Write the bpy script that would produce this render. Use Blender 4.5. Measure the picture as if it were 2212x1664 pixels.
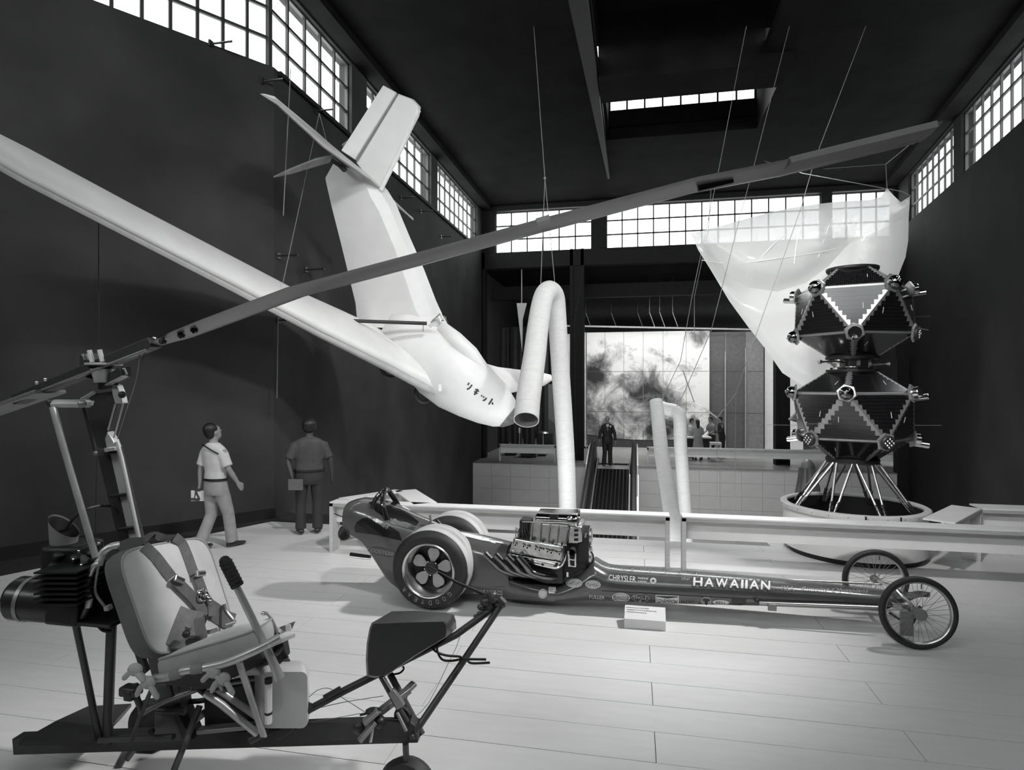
import bpy, math, random
from mathutils import Vector, Matrix
from mathutils.bvhtree import BVHTree
from mathutils import geometry as mgeo
random.seed(7)
for o in list(bpy.data.objects): bpy.data.objects.remove(o)
SC = bpy.context.scene; COL = SC.collection
R = math.radians; PI = math.pi
# ---------------- camera (2212 x 1664 frame): eye 2.1 m above the white deck, turned 11.4 deg to the left of the hall axis
F, CX, CY, EYE = 1310.0, 1106.0, 832.0, 2.1
TH = math.atan(264/1310); S_, C_ = math.sin(TH), math.cos(TH)
cam = bpy.data.cameras.new('camera'); co = bpy.data.objects.new('camera', cam); COL.objects.link(co)
co.location = (0, 0, EYE); co.rotation_euler = (PI/2, 0, TH)
cam.sensor_width = 36; cam.lens = F/2212*36; cam.clip_start = .05; cam.clip_end = 300
SC.camera = co
# ---------------- world, daylight, spotlights, added fill lamps, exposure
vs = SC.view_settings; SC.display_settings.display_device = 'sRGB'
vs.view_transform = 'Standard'; vs.look = 'None'; vs.gamma = 1; vs.use_curve_mapping = False
vs.exposure = 1.0
W = bpy.data.worlds.new('world'); SC.world = W; W.use_nodes = True
bg = W.node_tree.nodes['Background']; bg.inputs[0].default_value = (.96, .98, 1, 1); bg.inputs[1].default_value = 2.2
def area(name, loc, tgt, sx, sy, power, spread=180):
    l = bpy.data.lights.new(name, 'AREA'); l.shape = 'RECTANGLE'; l.size = sx; l.size_y = sy; l.energy = power; l.spread = R(spread)
    o = bpy.data.objects.new(name, l); COL.objects.link(o); o.location = loc
    o.rotation_euler = (Vector(tgt)-Vector(loc)).to_track_quat('-Z', 'Y').to_euler(); return o
def spot(name, loc, tgt, power, ang, blend=1, rad=.3):
    l = bpy.data.lights.new(name, 'SPOT'); l.energy = power; l.spot_size = R(ang); l.spot_blend = blend; l.shadow_soft_size = rad
    o = bpy.data.objects.new(name, l); COL.objects.link(o); o.location = loc
    o.rotation_euler = (Vector(tgt)-Vector(loc)).to_track_quat('-Z', 'Y').to_euler(); return o
spot('spotlight_key', (4.7, 7.6, 8.3), (-.8, 5.9, 0), 1950, 37, 1, .3)
spot('fill_seat', (4.9, 3.6, 7.2), (-1.75, 2.4, .9), 1250, 24, 1, .2)  # added fill lamp, lifts the seat from the right
spot('fill_drum', (-1.0, .6, 8.6), (2.6, 8.2, .5), 1300, 26, 1, .3)  # no such lamp there; added to brighten the drum front
area('daylight_right_windows', (8.4, 9.0, 8.6), (-3, 10.6, 4), 13, 1.6, 160)
area('daylight_left_windows', (-6.9, 15.5, 8.6), (2, 15.5, 4), 13, 1.6, 200)
area('daylight_back_windows', (2, 24.6, 8.4), (2, 14, 4), 14, 1.6, 150)
area('fill_front', (-4, -7.2, 8.7), (0, 8, 3.5), 16, 1.8, 1500)  # unseen area light, added as frontal fill for the far exhibits
area('daylight_far_skylight', (1.3, 16.1, 10.7), (1.3, 15.6, 0), 3.4, 1.4, 330, 75)
area('back_room_light', (1.5, 26.6, 6.25), (1.5, 28.2, 0), 9, 1.0, 140, 110)  # area light added behind the beam to brighten mural and floor
spot('fill_balloon', (-2.5, 4.0, 8.6), (3.9, 10.6, 3.7), 3500, 30, 1, .3)  # invented spot that whitens the balloon film
spot('spotlight_aircraft', (4.8, 8.2, 8.3), (-1.9, 10.6, 3.4), 700, 55, 1, .3)
spot('fill_aircraft_front', (1.6, 2.0, 8.6), (-3.2, 7.8, 3.0), 1150, 56, 1, .3)  # extra frontal spot, put in to raise fuselage and wing

# ---------------- helpers: turn a photo pixel plus one known plane into a world point
def ray(px): u = (px-CX)/F; return (C_*u-S_, S_*u+C_)
def D(px, py, d):
    a, b = ray(px); return Vector((a*d, b*d, EYE-(py-CY)/F*d))
def YP(px, py, Y): return D(px, py, Y/ray(px)[1])
def XP(px, py, X): return D(px, py, X/ray(px)[0])
def ZP(px, py, Z): return D(px, py, F*(EYE-Z)/(py-CY))
def lerp(a, b, t): return a+(b-a)*t
class MB:
    def __init__(s): s.v = []; s.f = []
    def add(s, v, f):
        n = len(s.v); s.v += [Vector(p) for p in v]; s.f += [tuple(i+n for i in q) for q in f]; return s
    def hexa(s, p): return s.add(p, [(0,3,2,1),(4,5,6,7),(0,1,5,4),(1,2,6,5),(2,3,7,6),(3,0,4,7)])
    def boxa(s, a, b):
        x0,y0,z0 = a; x1,y1,z1 = b
        return s.hexa([(x0,y0,z0),(x1,y0,z0),(x1,y1,z0),(x0,y1,z0),(x0,y0,z1),(x1,y0,z1),(x1,y1,z1),(x0,y1,z1)])
    def box(s, c, sz, rz=0, M=None):
        m = M or Matrix.Rotation(rz, 3, 'Z'); c = Vector(c); h = Vector(sz)/2
        return s.hexa([c+m@Vector((x*h.x,y*h.y,z*h.z)) for z in (-1,1) for x,y in ((-1,-1),(1,-1),(1,1),(-1,1))])
    def beam(s, p, q, w, h=None, up=(0,0,1)):
        p, q = Vector(p), Vector(q); h = h or w; d = (q-p).normalized(); up = Vector(up)
        if abs(d.dot(up)) > .98: up = Vector((0,1,0))
        x = d.cross(up).normalized()*w/2; y = x.cross(d).normalized()*h/2
        return s.hexa([p-x-y,p+x-y,p+x+y,p-x+y,q-x-y,q+x-y,q+x+y,q-x+y])
    def loft(s, rings, cap=True, closed=True):
        n = len(rings[0]); v = [p for r in rings for p in r]; f = []
        for i in range(len(rings)-1):
            for j in range(n if closed else n-1):
                k = (j+1) % n; f.append((i*n+j, i*n+k, (i+1)*n+k, (i+1)*n+j))
        if cap and closed: f.append(tuple(range(n-1,-1,-1))); f.append(tuple((len(rings)-1)*n+j for j in range(n)))
        return s.add(v, f)
    def tube(s, pts, r, n=8, cap=True):
        pts = [Vector(p) for p in pts]; rs = r if isinstance(r, (list,tuple)) else [r]*len(pts); rings = []; x = None
        for i, p in enumerate(pts):
            d = (pts[min(i+1,len(pts)-1)]-pts[max(i-1,0)]).normalized()
            if x is None: x = d.orthogonal().normalized()
            x = (x-d*x.dot(d)); x = x.normalized() if x.length > 1e-6 else d.orthogonal().normalized(); y = d.cross(x)
            rings.append([p+(x*math.cos(2*PI*k/n)+y*math.sin(2*PI*k/n))*rs[i] for k in range(n)])
        return s.loft(rings, cap)
    def lathe(s, prof, c, ax=(0,0,1), n=24, cap=False):
        c = Vector(c); ax = Vector(ax).normalized(); x = ax.orthogonal().normalized(); y = ax.cross(x)
        return s.loft([[c+ax*h+(x*math.cos(2*PI*k/n)+y*math.sin(2*PI*k/n))*r for k in range(n)] for r,h in prof], cap)
    def prism(s, poly, vec):
        poly = [Vector(p) for p in poly]; vec = Vector(vec); n = len(poly)
        f = [tuple(range(n-1,-1,-1)), tuple(range(n,2*n))]+[(i,(i+1)%n,n+(i+1)%n,n+i) for i in range(n)]
        return s.add(poly+[p+vec for p in poly], f)
    def ball(s, c, r, nu=12, nv=8, M=None):
        c = Vector(c); r = Vector(r) if not isinstance(r,(int,float)) else Vector((r,r,r)); M = M or Matrix.Identity(3)
        return s.loft([[c+M@Vector((r.x*math.sin(a)*math.cos(2*PI*k/nu), r.y*math.sin(a)*math.sin(2*PI*k/nu), r.z*math.cos(a))) for k in range(nu)]
                       for a in [max(.02,min(PI-.02,PI*i/nv)) for i in range(nv+1)]])
    def ribbon(s, pts, w, t, nrm):
        pts = [Vector(p) for p in pts]; nrm = Vector(nrm).normalized(); rings = []
        for i, p in enumerate(pts):
            d = (pts[min(i+1,len(pts)-1)]-pts[max(i-1,0)]).normalized(); x = d.cross(nrm).normalized()*w/2; y = nrm*t/2
            rings.append([p-x-y,p+x-y,p+x+y,p-x+y])
        return s.loft(rings)
def curve(pts, k=6):
    pts = [Vector(p) for p in pts]; out = []
    for i in range(len(pts)-1):
        p0, p1, p2, p3 = pts[max(i-1,0)], pts[i], pts[i+1], pts[min(i+2,len(pts)-1)]
        for j in range(k):
            t = j/k; out.append(.5*((2*p1)+(p2-p0)*t+(2*p0-5*p1+4*p2-p3)*t*t+(3*p1-p0-3*p2+p3)*t**3))
    return out+[pts[-1]]
ORG = {}
def newmesh(name, mb, mat, off, ang=.6):
    me = bpy.data.meshes.new(name); me.from_pydata([p-off for p in mb.v], [], mb.f); me.validate()
    if mat: me.materials.append(mat)
    if ang:
        me.polygons.foreach_set('use_smooth', [True]*len(me.polygons)); me.set_sharp_from_angle(angle=ang)
    me.update(); return me
def fixn(me):
    import bmesh
    b = bmesh.new(); b.from_mesh(me); bmesh.ops.recalc_face_normals(b, faces=b.faces); b.to_mesh(me); b.free()
def part(name, mb, mat, par=None, ang=.6, bevel=0, label=None, norm=True):
    off = ORG.get(par.name, Vector()) if par else Vector()
    me = newmesh(name, mb, mat, off, 0)
    if norm: fixn(me)
    if ang:
        me.polygons.foreach_set('use_smooth', [True]*len(me.polygons)); me.set_sharp_from_angle(angle=ang)
    o = bpy.data.objects.new(name, me); COL.objects.link(o)
    if par: o.parent = par; ORG[o.name] = off
    if bevel:
        m = o.modifiers.new('bevel', 'BEVEL'); m.width = bevel; m.segments = 2; m.limit_method = 'ANGLE'
    if label: o['label'] = label
    return o
def tag(o, label, cat, group=None):
    o['label'] = label; o['category'] = cat
    if group: o['group'] = group
    return o
def thing(name, label, cat, loc=(0,0,0), group=None):
    o = bpy.data.objects.new(name, None); COL.objects.link(o); o.location = loc; o.empty_display_size = .1
    ORG[o.name] = Vector(loc); return tag(o, label, cat, group)
def solo(name, mb, mat, label, cat, group=None, loc=None, **k):
    loc = Vector(loc) if loc is not None else Vector((sum(p.x for p in mb.v)/len(mb.v), sum(p.y for p in mb.v)/len(mb.v), min(p.z for p in mb.v)))
    m2 = MB(); m2.v = [p-loc for p in mb.v]; m2.f = mb.f
    o = part(name, m2, mat, None, **k); o.location = loc; ORG[o.name] = loc
    return tag(o, label, cat, group)
def struct(name, mb=None, mat=None, loc=(0,0,0), **k):
    if mb is None:
        o = bpy.data.objects.new(name, None); COL.objects.link(o); o.location = loc; ORG[o.name] = Vector(loc); o.empty_display_size = .1
    else: o = part(name, mb, mat, **k)
    o['kind'] = 'structure'; return o
def shared(name, me, par, loc, rot=None):
    o = bpy.data.objects.new(name, me); COL.objects.link(o); o.parent = par; o.location = Vector(loc)-ORG.get(par.name, Vector())
    if rot: o.rotation_euler = rot
    ORG[o.name] = Vector(loc); return o
# ---------------- materials (all grey: the photograph is black and white)
MATS = {}
def mat(name, g, rough=.5, metal=0, var=.08, scale=6, bump=0, bscale=40, coat=0, stretch=(1,1,1), spec=None):
    if name in MATS: return MATS[name]
    m = bpy.data.materials.new(name); m.use_nodes = True; nt = m.node_tree; b = nt.nodes['Principled BSDF']
    b.inputs['Roughness'].default_value = rough; b.inputs['Metallic'].default_value = metal; b.inputs['Coat Weight'].default_value = coat
    if spec is not None: b.inputs['Specular IOR Level'].default_value = spec
    c = lambda k: (g*k, g*k*.997, g*k*.985, 1)
    b.inputs['Base Color'].default_value = c(1)
    if var or bump:
        tc = nt.nodes.new('ShaderNodeTexCoord'); mp = nt.nodes.new('ShaderNodeMapping'); mp.inputs['Scale'].default_value = stretch
        nt.links.new(tc.outputs['Object'], mp.inputs[0])
    if var:
        n = nt.nodes.new('ShaderNodeTexNoise'); n.inputs['Scale'].default_value = scale; n.inputs['Detail'].default_value = 5
        r = nt.nodes.new('ShaderNodeValToRGB'); r.color_ramp.elements[0].position = .3; r.color_ramp.elements[1].position = .7
        r.color_ramp.elements[0].color = c(1-var); r.color_ramp.elements[1].color = c(1+var)
        nt.links.new(mp.outputs[0], n.inputs['Vector']); nt.links.new(n.outputs['Fac'], r.inputs[0]); nt.links.new(r.outputs[0], b.inputs['Base Color'])
    if bump:
        n2 = nt.nodes.new('ShaderNodeTexNoise'); n2.inputs['Scale'].default_value = bscale; n2.inputs['Detail'].default_value = 4
        bp = nt.nodes.new('ShaderNodeBump'); bp.inputs['Strength'].default_value = bump; bp.inputs['Distance'].default_value = .02
        nt.links.new(mp.outputs[0], n2.inputs['Vector']); nt.links.new(n2.outputs['Fac'], bp.inputs['Height']); nt.links.new(bp.outputs[0], b.inputs['Normal'])
    MATS[name] = m; return m
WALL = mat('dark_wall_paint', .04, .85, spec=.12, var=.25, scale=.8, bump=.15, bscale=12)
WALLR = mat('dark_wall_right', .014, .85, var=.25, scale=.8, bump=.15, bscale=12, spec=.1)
CEIL = mat('black_ceiling', .009, .95, spec=.08, var=.35, scale=1.2, bump=.25, bscale=9)
STEEL = mat('black_steel', .014, .7, spec=.15, var=.15)
DECK = mat('white_deck_board', .66, .38, var=.035, scale=3, stretch=(1,6,1))
DARKF = mat('dark_floor', .03, .8, spec=.15, var=.3, scale=3)
GREYF = mat('grey_floor', .34, .35, var=.1, scale=1.5)
WHITE = mat('white_paint', .72, .45, var=.04, scale=4)
TILE = mat('white_wall_tile', .5, .35, var=.05, scale=2)
WOOD = mat('pale_wood', .55, .5, var=.12, scale=5, stretch=(1,12,12), bump=.05, bscale=20)
WOODE = mat('raw_wood_edge', .4, .55, var=.16, scale=5, stretch=(1,14,14), bump=.05, bscale=20)
BLACK = mat('black_paint', .012, .45, var=.1)
RUBBER = mat('rubber', .02, .6, var=.15)
CHROME = mat('chrome', .8, .12, 1, var=.05)
ALU = mat('aluminium', .6, .32, 1, var=.12, scale=9)
GREYM = mat('grey_metal', .28, .42, .6, var=.12)
DKM = mat('dark_metal', .05, .45, .5, var=.15)
CABLE = mat('steel_cable', .22, .5, .3, var=0)
def glass_mat(name, tr, g, rough):
    m = bpy.data.materials.new(name); m.use_nodes = True; nt = m.node_tree; out = nt.nodes['Material Output']; nt.nodes.remove(nt.nodes['Principled BSDF'])
    t = nt.nodes.new('ShaderNodeBsdfTransparent'); t.inputs[0].default_value = (.97,.98,.98,1)
    gl = nt.nodes.new('ShaderNodeBsdfGlossy'); gl.inputs['Roughness'].default_value = rough; gl.inputs[0].default_value = (g,g,g,1)
    mx = nt.nodes.new('ShaderNodeMixShader'); mx.inputs[0].default_value = tr
    nt.links.new(t.outputs[0], mx.inputs[1]); nt.links.new(gl.outputs[0], mx.inputs[2]); nt.links.new(mx.outputs[0], out.inputs[0]); return m
PANE = glass_mat('window_glass', .06, .8, .1)
# ---------------- flat lettering laid on a surface
def text2d(s, font_shear=0, space=1.0, bold=0):
    cu = bpy.data.curves.new('t', 'FONT'); cu.body = s; cu.shear = font_shear; cu.space_character = space; cu.resolution_u = 3; cu.offset = bold
    o = bpy.data.objects.new('t', cu); COL.objects.link(o); dg = bpy.context.evaluated_depsgraph_get(); dg.update()
    me = o.evaluated_get(dg).to_mesh(); v = [(p.co.x, p.co.y) for p in me.vertices]; f = [tuple(q.vertices) for q in me.polygons]
    o.evaluated_get(dg).to_mesh_clear(); bpy.data.objects.remove(o); bpy.data.curves.remove(cu)
    x0 = min(p[0] for p in v); x1 = max(p[0] for p in v); y0 = min(p[1] for p in v); y1 = max(p[1] for p in v)
    return [((p[0]-x0)/(x1-x0), (p[1]-y0)/(y1-y0)) for p in v], f
EYEV = Vector((0,0,EYE))
def onto(pxs, bvh, eps):
    out = []
    for px, py in pxs:
        d = (D(px, py, 1)-EYEV).normalized(); h, n, i, t = bvh.ray_cast(EYEV, d)
        if h is None: out.append(None)
        else:
            if n.dot(d) > 0: n = -n
            out.append(h+n*eps)
    ok = [p for p in out if p is not None]
    if not ok: return None
    for i, p in enumerate(out):
        if p is None: out[i] = min(ok, key=lambda q: (q-EYEV).length) if i == 0 or out[i-1] is None else out[i-1].copy()
    return out
def refine2d(v2, f2, step):
    import bmesh
    b = bmesh.new(); vs_ = [b.verts.new((x, y, 0)) for x, y in v2]
    for q in f2:
        try: b.faces.new([vs_[i] for i in q])
        except ValueError: pass
    bmesh.ops.triangulate(b, faces=b.faces[:])
    for _ in range(4):
        e = [e for e in b.edges if e.calc_length() > step]
        if not e: break
        bmesh.ops.subdivide_edges(b, edges=e, cuts=1); bmesh.ops.triangulate(b, faces=b.faces[:])
    b.verts.index_update(); r = [(p.co.x, p.co.y) for p in b.verts], [tuple(p.index for p in q.verts) for q in b.faces]; b.free(); return r
def decal(name, v2, f2, bvh, mat_, par, eps=.004, step=5):
    v2, f2 = refine2d(v2, f2, step)
    p = onto(v2, bvh, eps)
    if p is None: return
    m = MB(); m.v = p; m.f = f2
    return part(name, m, mat_, par, ang=0, norm=False)
def text_px(s, p0, p1, h, shear=0, space=1.0, bold=0):
    v, f = text2d(s, shear, space, bold); dx, dy = p1[0]-p0[0], p1[1]-p0[1]; L = math.hypot(dx, dy); ux, uy = dy/L*h, -dx/L*h
    return [(p0[0]+dx*a+ux*b, p0[1]+dy*a+uy*b) for a, b in v], f
def ell_px(c, rx, ry, tilt=0, n=28):
    ct, st = math.cos(R(tilt)), math.sin(R(tilt))
    return [(c[0]+rx*math.cos(2*PI*k/n)*ct-ry*math.sin(2*PI*k/n)*st, c[1]+rx*math.cos(2*PI*k/n)*st+ry*math.sin(2*PI*k/n)*ct) for k in range(n)], [tuple(range(n))]
def bvh_of(*mbs):
    v = []; f = []
    for m in mbs: n = len(v); v += m.v; f += [tuple(i+n for i in q) for q in m.f]
    return BVHTree.FromPolygons([tuple(p) for p in v], f)
# ================= THE SETTING =================
ZC = 9.25; ZL = -3.3; ZPF = -.83; YB = 23.65; XL = -6.0
# --- white deck: planks laid along the hall's width
deck = struct('floor', MB().prism([(-9.28,.02,-.15),(8,.02,-.15),(8,9.35,-.15),(1.75,9.35,-.15),(1.75,8.41,-.15),(-5.47,8.41,-.15)], (0,0,.128)), mat('deck_base', .2, .7, var=0))
NR = 0
def edge_left(y): return -5.47-.4537*(8.41-y)
def plank(x0a, x0b, x1, y0, y1):
    g = .0022
    part('plank', MB().prism([(x0a+g,y0+g,-.02),(x1-g,y0+g,-.02),(x1-g,y1-g,-.02),(x0b+g,y1-g,-.02)], (0,0,.02+random.uniform(-.0006,.0004))), DECK, deck, ang=0)
for n in range(-12, 18):
    y0 = 3.77+.31*n; y1 = min(y0+.31, 8.41) if n < 15 else y0+.31
    if y0 < .02: y0 = .05
    if y1 <= y0 or y1 > 9.5: continue
    xs = [x for x in [(.12 if n % 2 else 1.6)+2.96*k for k in range(-5, 4)]]
    if y0 >= 8.40:
        plank(1.75, 1.75, 4.56, y0, min(y1,9.34)); plank(4.56, 4.56, 8, y0, min(y1,9.34)); continue
    l0, l1 = edge_left(y0), edge_left(y1); cur = None
    xs = [x for x in xs if x > l1+.25 and x < 7.8]+[8.0]
    a, b = l0, l1
    for x in xs: plank(a, b, x, y0, y1); a = b = x
plank(1.75,1.75,8,8.42,8.73) if False else None
# --- lower floors and side floor
struct('floor_side', MB().prism([(-16,-5,-.4),(8,-5,-.4),(8,0,-.4),(-9.3,0,-.4),(-5.4,8.41,-.4),(-3.9,8.41,-.4),(-3.9,9.7,-.4),(-6.3,9.7,-.4),(-7,8.6,-.4),(-16,-4.6,-.4)], (0,0,.25)), DARKF)
struct('floor_lower', MB().boxa((-7,8.5,ZL-.2),(10,YB,ZL)), GREYF)
# --- platform at the far end with tiled front
YF = 22.25
plat = struct('floor_platform', MB().boxa((-6.2,YF+.03,ZPF-.3),(11.5,36,ZPF)), GREYF)
xl_r, xr_r = -1.62, .15          # ramp opening
fr = struct('wall_platform', MB().boxa((-6.0,YF+.03,ZL),(xl_r,YF+.2,ZPF-.3)).boxa((xr_r,YF+.03,ZL),(8.55,YF+.2,ZPF-.3)), TILE)
for (x0, x1) in ((-6.0, xl_r), (xr_r, 8.55)):
    nx = round((x1-x0)/.71); w = (x1-x0)/nx
    me = newmesh('tile', MB().boxa((.003,0,.003),(w-.003,.03,.467)), TILE, Vector(), 0)
    for i in range(nx):
        for k in range(5): shared('tile', me, fr, (x0+i*w, YF, ZPF-.03-.47*(k+1)))
    part('coping', MB().boxa((x0,YF-.03,ZPF-.03),(x1,YF+.1,ZPF+.002)), mat('coping_grey', .2, .5), fr)
# --- walls
def wallbox(mb, p, q, z0, z1, t=.3, side=1):
    p, q = Vector(p).to_3d(), Vector(q).to_3d(); d = (q-p).normalized(); n = Vector((-d.y, d.x, 0))*t*side
    mb.prism([(p.x,p.y,z0),(q.x,q.y,z0),(q.x+n.x,q.y+n.y,z0),(p.x+n.x,p.y+n.y,z0)], (0,0,z1-z0))
SILL, WTOP = 7.5, 9.06
WN = [0]
BAR = mat('window_bar', .03, .6, var=.1)
def window(p, q, cols, rows=3, z0=SILL, z1=WTOP, out=1):
    """steel window from p to q (plan points), glass panes between glazing bars"""
    WN[0] += 1; p, q = Vector(p).to_3d(), Vector(q).to_3d(); d = (q-p).normalized(); L = (q-p).length; n = Vector((-d.y, d.x, 0))*out
    o = struct('window_%d' % WN[0], loc=(p.x, p.y, z0)); up = Vector((0,0,1))
    base = p+n*.12; ph = (z1-z0)/rows; pw = L/cols
    def bar(a, b, w): part('glazing_bar', MB().beam(a, b, w, .05, up=n if abs((b-a).normalized().z) > .5 else up), BAR, o, ang=0)
    fr = MB()
    for a, b in ((base+up*z0, base+d*L+up*z0), (base+up*z1, base+d*L+up*z1)): fr.beam(a, b, .07, .06)
    for a in (base, base+d*L): fr.beam(a+up*z0, a+up*z1, .06, .07, up=n)
    part('window_frame', fr, BAR, o, ang=0)
    for i in range(1, cols): bar(base+d*pw*i+up*z0, base+d*pw*i+up*z1, .05)
    for k in range(1, rows): bar(base+up*(z0+ph*k), base+d*L+up*(z0+ph*k), .05)
    me = newmesh('pane', MB().prism([Vector((0,0,0)), d*pw, d*pw+up*ph, up*ph], n*.006), PANE, Vector(), 0)
    for i in range(cols):
        for k in range(rows): shared('pane', me, o, base+d*pw*i+up*(z0+ph*k)+n*.02)
    return o
# left wall: straight along the hall, then swinging out towards the viewer
LC = (XL, 9.3); LD = Vector((-.56, -.83)).normalized(); LE = (LC[0]+LD.x*17.2, LC[1]+LD.y*17.2)
w = MB(); wallbox(w, LC, (XL, YB+.3), ZL, SILL); wallbox(w, LC, (XL, YB+.3), WTOP, ZC)
for a, b in ((12.2,12.95),(17.45,18.05),(22.95,YB+.3)): wallbox(w, (XL,a), (XL,b), SILL, WTOP)
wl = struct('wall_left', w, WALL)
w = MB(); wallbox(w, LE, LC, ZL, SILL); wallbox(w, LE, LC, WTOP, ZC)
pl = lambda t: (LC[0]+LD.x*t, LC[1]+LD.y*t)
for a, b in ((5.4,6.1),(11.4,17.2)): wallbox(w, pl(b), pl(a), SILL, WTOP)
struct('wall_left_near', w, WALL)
window((XL,9.32),(XL,12.2),5); window((XL,12.95),(XL,17.45),8); window((XL,18.05),(XL,22.95),9)
window(pl(5.4),pl(.02),14); window(pl(11.4),pl(6.1),13)
t = MB()
for a, b in ((9.4,22.9),): t.boxa((XL,a,SILL-.1),(XL+.07,b,SILL-.02))
struct('trim_1', t, STEEL)
# baseboards along the near left wall
b = MB(); n2 = Vector((LD.y,-LD.x))*-1
b.beam(Vector((LC[0]+.03,LC[1]-.03,-.07)), Vector((LE[0]+.03,LE[1]-.03,-.07)), .1, .16)
struct('baseboard_left', b, BLACK)
# right wall, skewed a little
RD = Vector((-.141,-.99)); RC = Vector((9.1, YB)); pr = lambda t: (RC.x+RD.x*t, RC.y+RD.y*t)
w = MB(); wallbox(w, (RC.x+.05,YB+.3), pr(29), ZL, SILL); wallbox(w, pr(0), pr(29), WTOP, ZC)
for a, b in ((0,1.35),(5.6,6.15),(10.9,11.5),(16.3,16.9),(21.7,22.3),(27.6,29)): wallbox(w, pr(a), pr(b), SILL, WTOP)
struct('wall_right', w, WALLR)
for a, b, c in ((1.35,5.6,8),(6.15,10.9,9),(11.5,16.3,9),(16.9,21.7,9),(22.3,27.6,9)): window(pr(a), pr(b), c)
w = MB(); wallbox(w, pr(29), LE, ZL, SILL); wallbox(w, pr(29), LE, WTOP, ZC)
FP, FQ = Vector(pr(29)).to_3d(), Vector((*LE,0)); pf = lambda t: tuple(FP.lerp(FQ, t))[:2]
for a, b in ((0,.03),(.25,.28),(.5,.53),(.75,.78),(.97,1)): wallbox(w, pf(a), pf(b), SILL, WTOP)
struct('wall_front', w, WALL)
for a, b in ((.03,.25),(.28,.5),(.53,.75),(.78,.97)): window(pf(a), pf(b), 9)  # unseen windows, added for a panel reflection and frontal fill
# back wall: windows over a deep beam, open below between columns
w = MB()
XR = 9.1
for a, b in ((XL-.2,-5.45),(-1.62,-1.05),(6.62,6.98),(XR-.15,XR+.3)): w.boxa((a,YB,SILL-.1),(b,YB+.3,WTOP))
w.boxa((XL-.2,YB,WTOP),(XR+.3,YB+.3,ZC)); w.boxa((XL-.2,YB-.05,6.75),(XR+.3,YB+.35,SILL-.12))
struct('wall_back', w, STEEL)
window((-5.45,YB),(-1.62,YB),6,z0=SILL-.12,z1=9.0); window((-1.05,YB),(6.62,YB),13,z0=SILL-.12,z1=9.0); window((6.98,YB),(XR-.15,YB),4,z0=SILL-.12,z1=9.0)
def col(px0, px1, nm):
    a = YP(px0, 900, YB-.05); c = YP(px1, 900, YB-.05)
    struct(nm, MB().boxa((a.x,YB-.05,ZPF),(a.x+.12,YB+.4,SILL-.1)).boxa((c.x-.12,YB-.05,ZPF),(c.x,YB+.4,SILL-.1)).boxa((a.x+.1,YB+.0,ZPF),(c.x-.1,YB+.35,SILL-.1)), STEEL)
col(1231,1261,'trim_2'); col(1676,1707,'trim_3'); col(1036,1047,'trim_4')
# --- ceiling with two skylight wells and downstand beams
w = MB(); A = (-.73, 3.35, 15.05, 17.9); B = (-.8, 2.78, 3.0, 13.9); T = ZC+.3
y1 = YB+.3; e0, e1 = pr(-.3), pr(29.2); lo = (LE[0]-.3, LE[1])
def slabz(poly, z0=ZC, z1=T): w.prism([(x, y, z0) for x, y in poly], (0,0,z1-z0))
slabz([(-.8,-6),(-.8,y1),(XL-.3,y1),(XL-.3,9.3),lo,(lo[0],-6)]); slabz([(3.35,-6),(e1[0]+.3,-6),(e1[0]+.3,e1[1]),(e0[0]+.3,y1),(3.35,y1)])
w.boxa((-.8,A[3],ZC),(3.35,y1,T)); w.boxa((-.8,B[3],ZC-.22),(3.35,A[2],T)); w.boxa((-.8,1.8,ZC),(3.35,B[2],T)); w.boxa((-.8,-6,ZC),(3.35,-3.8,T)); w.boxa((2.78,-3.8,ZC),(3.35,1.8,T)); w.boxa((2.78,B[2],ZC),(3.35,B[3],T))
struct('ceiling', w, CEIL)
w = MB()                                                          # far well: shaft and lid
w.boxa((-.85,A[2]-.1,T),(-.73,A[3]+.1,11)); w.boxa((3.35,A[2]-.1,T),(3.5,A[3]+.1,11)); w.boxa((-.85,A[2]-.1,T),(3.5,A[2],11)); w.boxa((-.85,A[3],T),(3.5,A[3]+.12,10.1)); w.boxa((-.85,A[2],10.85),(3.5,A[3]+.1,11))
w.boxa((-.73,A[3]-.05,9.5),(3.35,A[3],9.56))
struct('trim_5', w, CEIL)
window((3.33,A[3]),(-.71,A[3]),8,1,10.1,10.85,out=-1)
w = MB()                                                          # near well
w.boxa((B[0]-.1,B[2],T+.25),(B[0],B[3],10.6)); w.boxa((B[1],B[2],T+.25),(B[1]+.1,B[3],10.6)); w.boxa((B[0],B[3],T),(B[1],B[3]+.1,10.6)); w.boxa((B[0],B[2]-.1,T),(B[1],B[2],10.6)); w.boxa((B[0]-.1,B[2],10.5),(B[1]+.1,B[3]+.1,10.6))
struct('trim_6', w, CEIL)
w = MB()                                                          # unseen third well, glazed flat on top, added for a satellite panel's reflection
for a, b in (((-.9,-3.9,T),(-.8,1.9,10.2)),((2.78,-3.9,T),(2.88,1.9,10.2)),((-.9,1.8,T),(2.88,1.9,10.2)),((-.9,-3.9,T),(2.88,-3.8,10.2))): w.boxa(a, b)
struct('trim_10', w, CEIL)
WN[0] += 1; sk = struct('window_%d' % WN[0], loc=(1,-1,10.2)); me = newmesh('pane', MB().boxa((0,0,0),(.9,.69,.01)), PANE, Vector(), 0)
for i in range(4):
    for k in range(8): shared('pane', me, sk, (-.82+i*.9, -3.75+k*.69, 10.2))
for i in range(5): part('glazing_bar', MB().boxa((-.85+i*.9,-3.8,10.17),(-.80+i*.9,1.8,10.2)), BAR, sk, ang=0)
for k in range(9): part('glazing_bar', MB().boxa((-.85,-3.78+k*.69,10.17),(2.8,-3.73+k*.69,10.2)), BAR, sk, ang=0)
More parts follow.
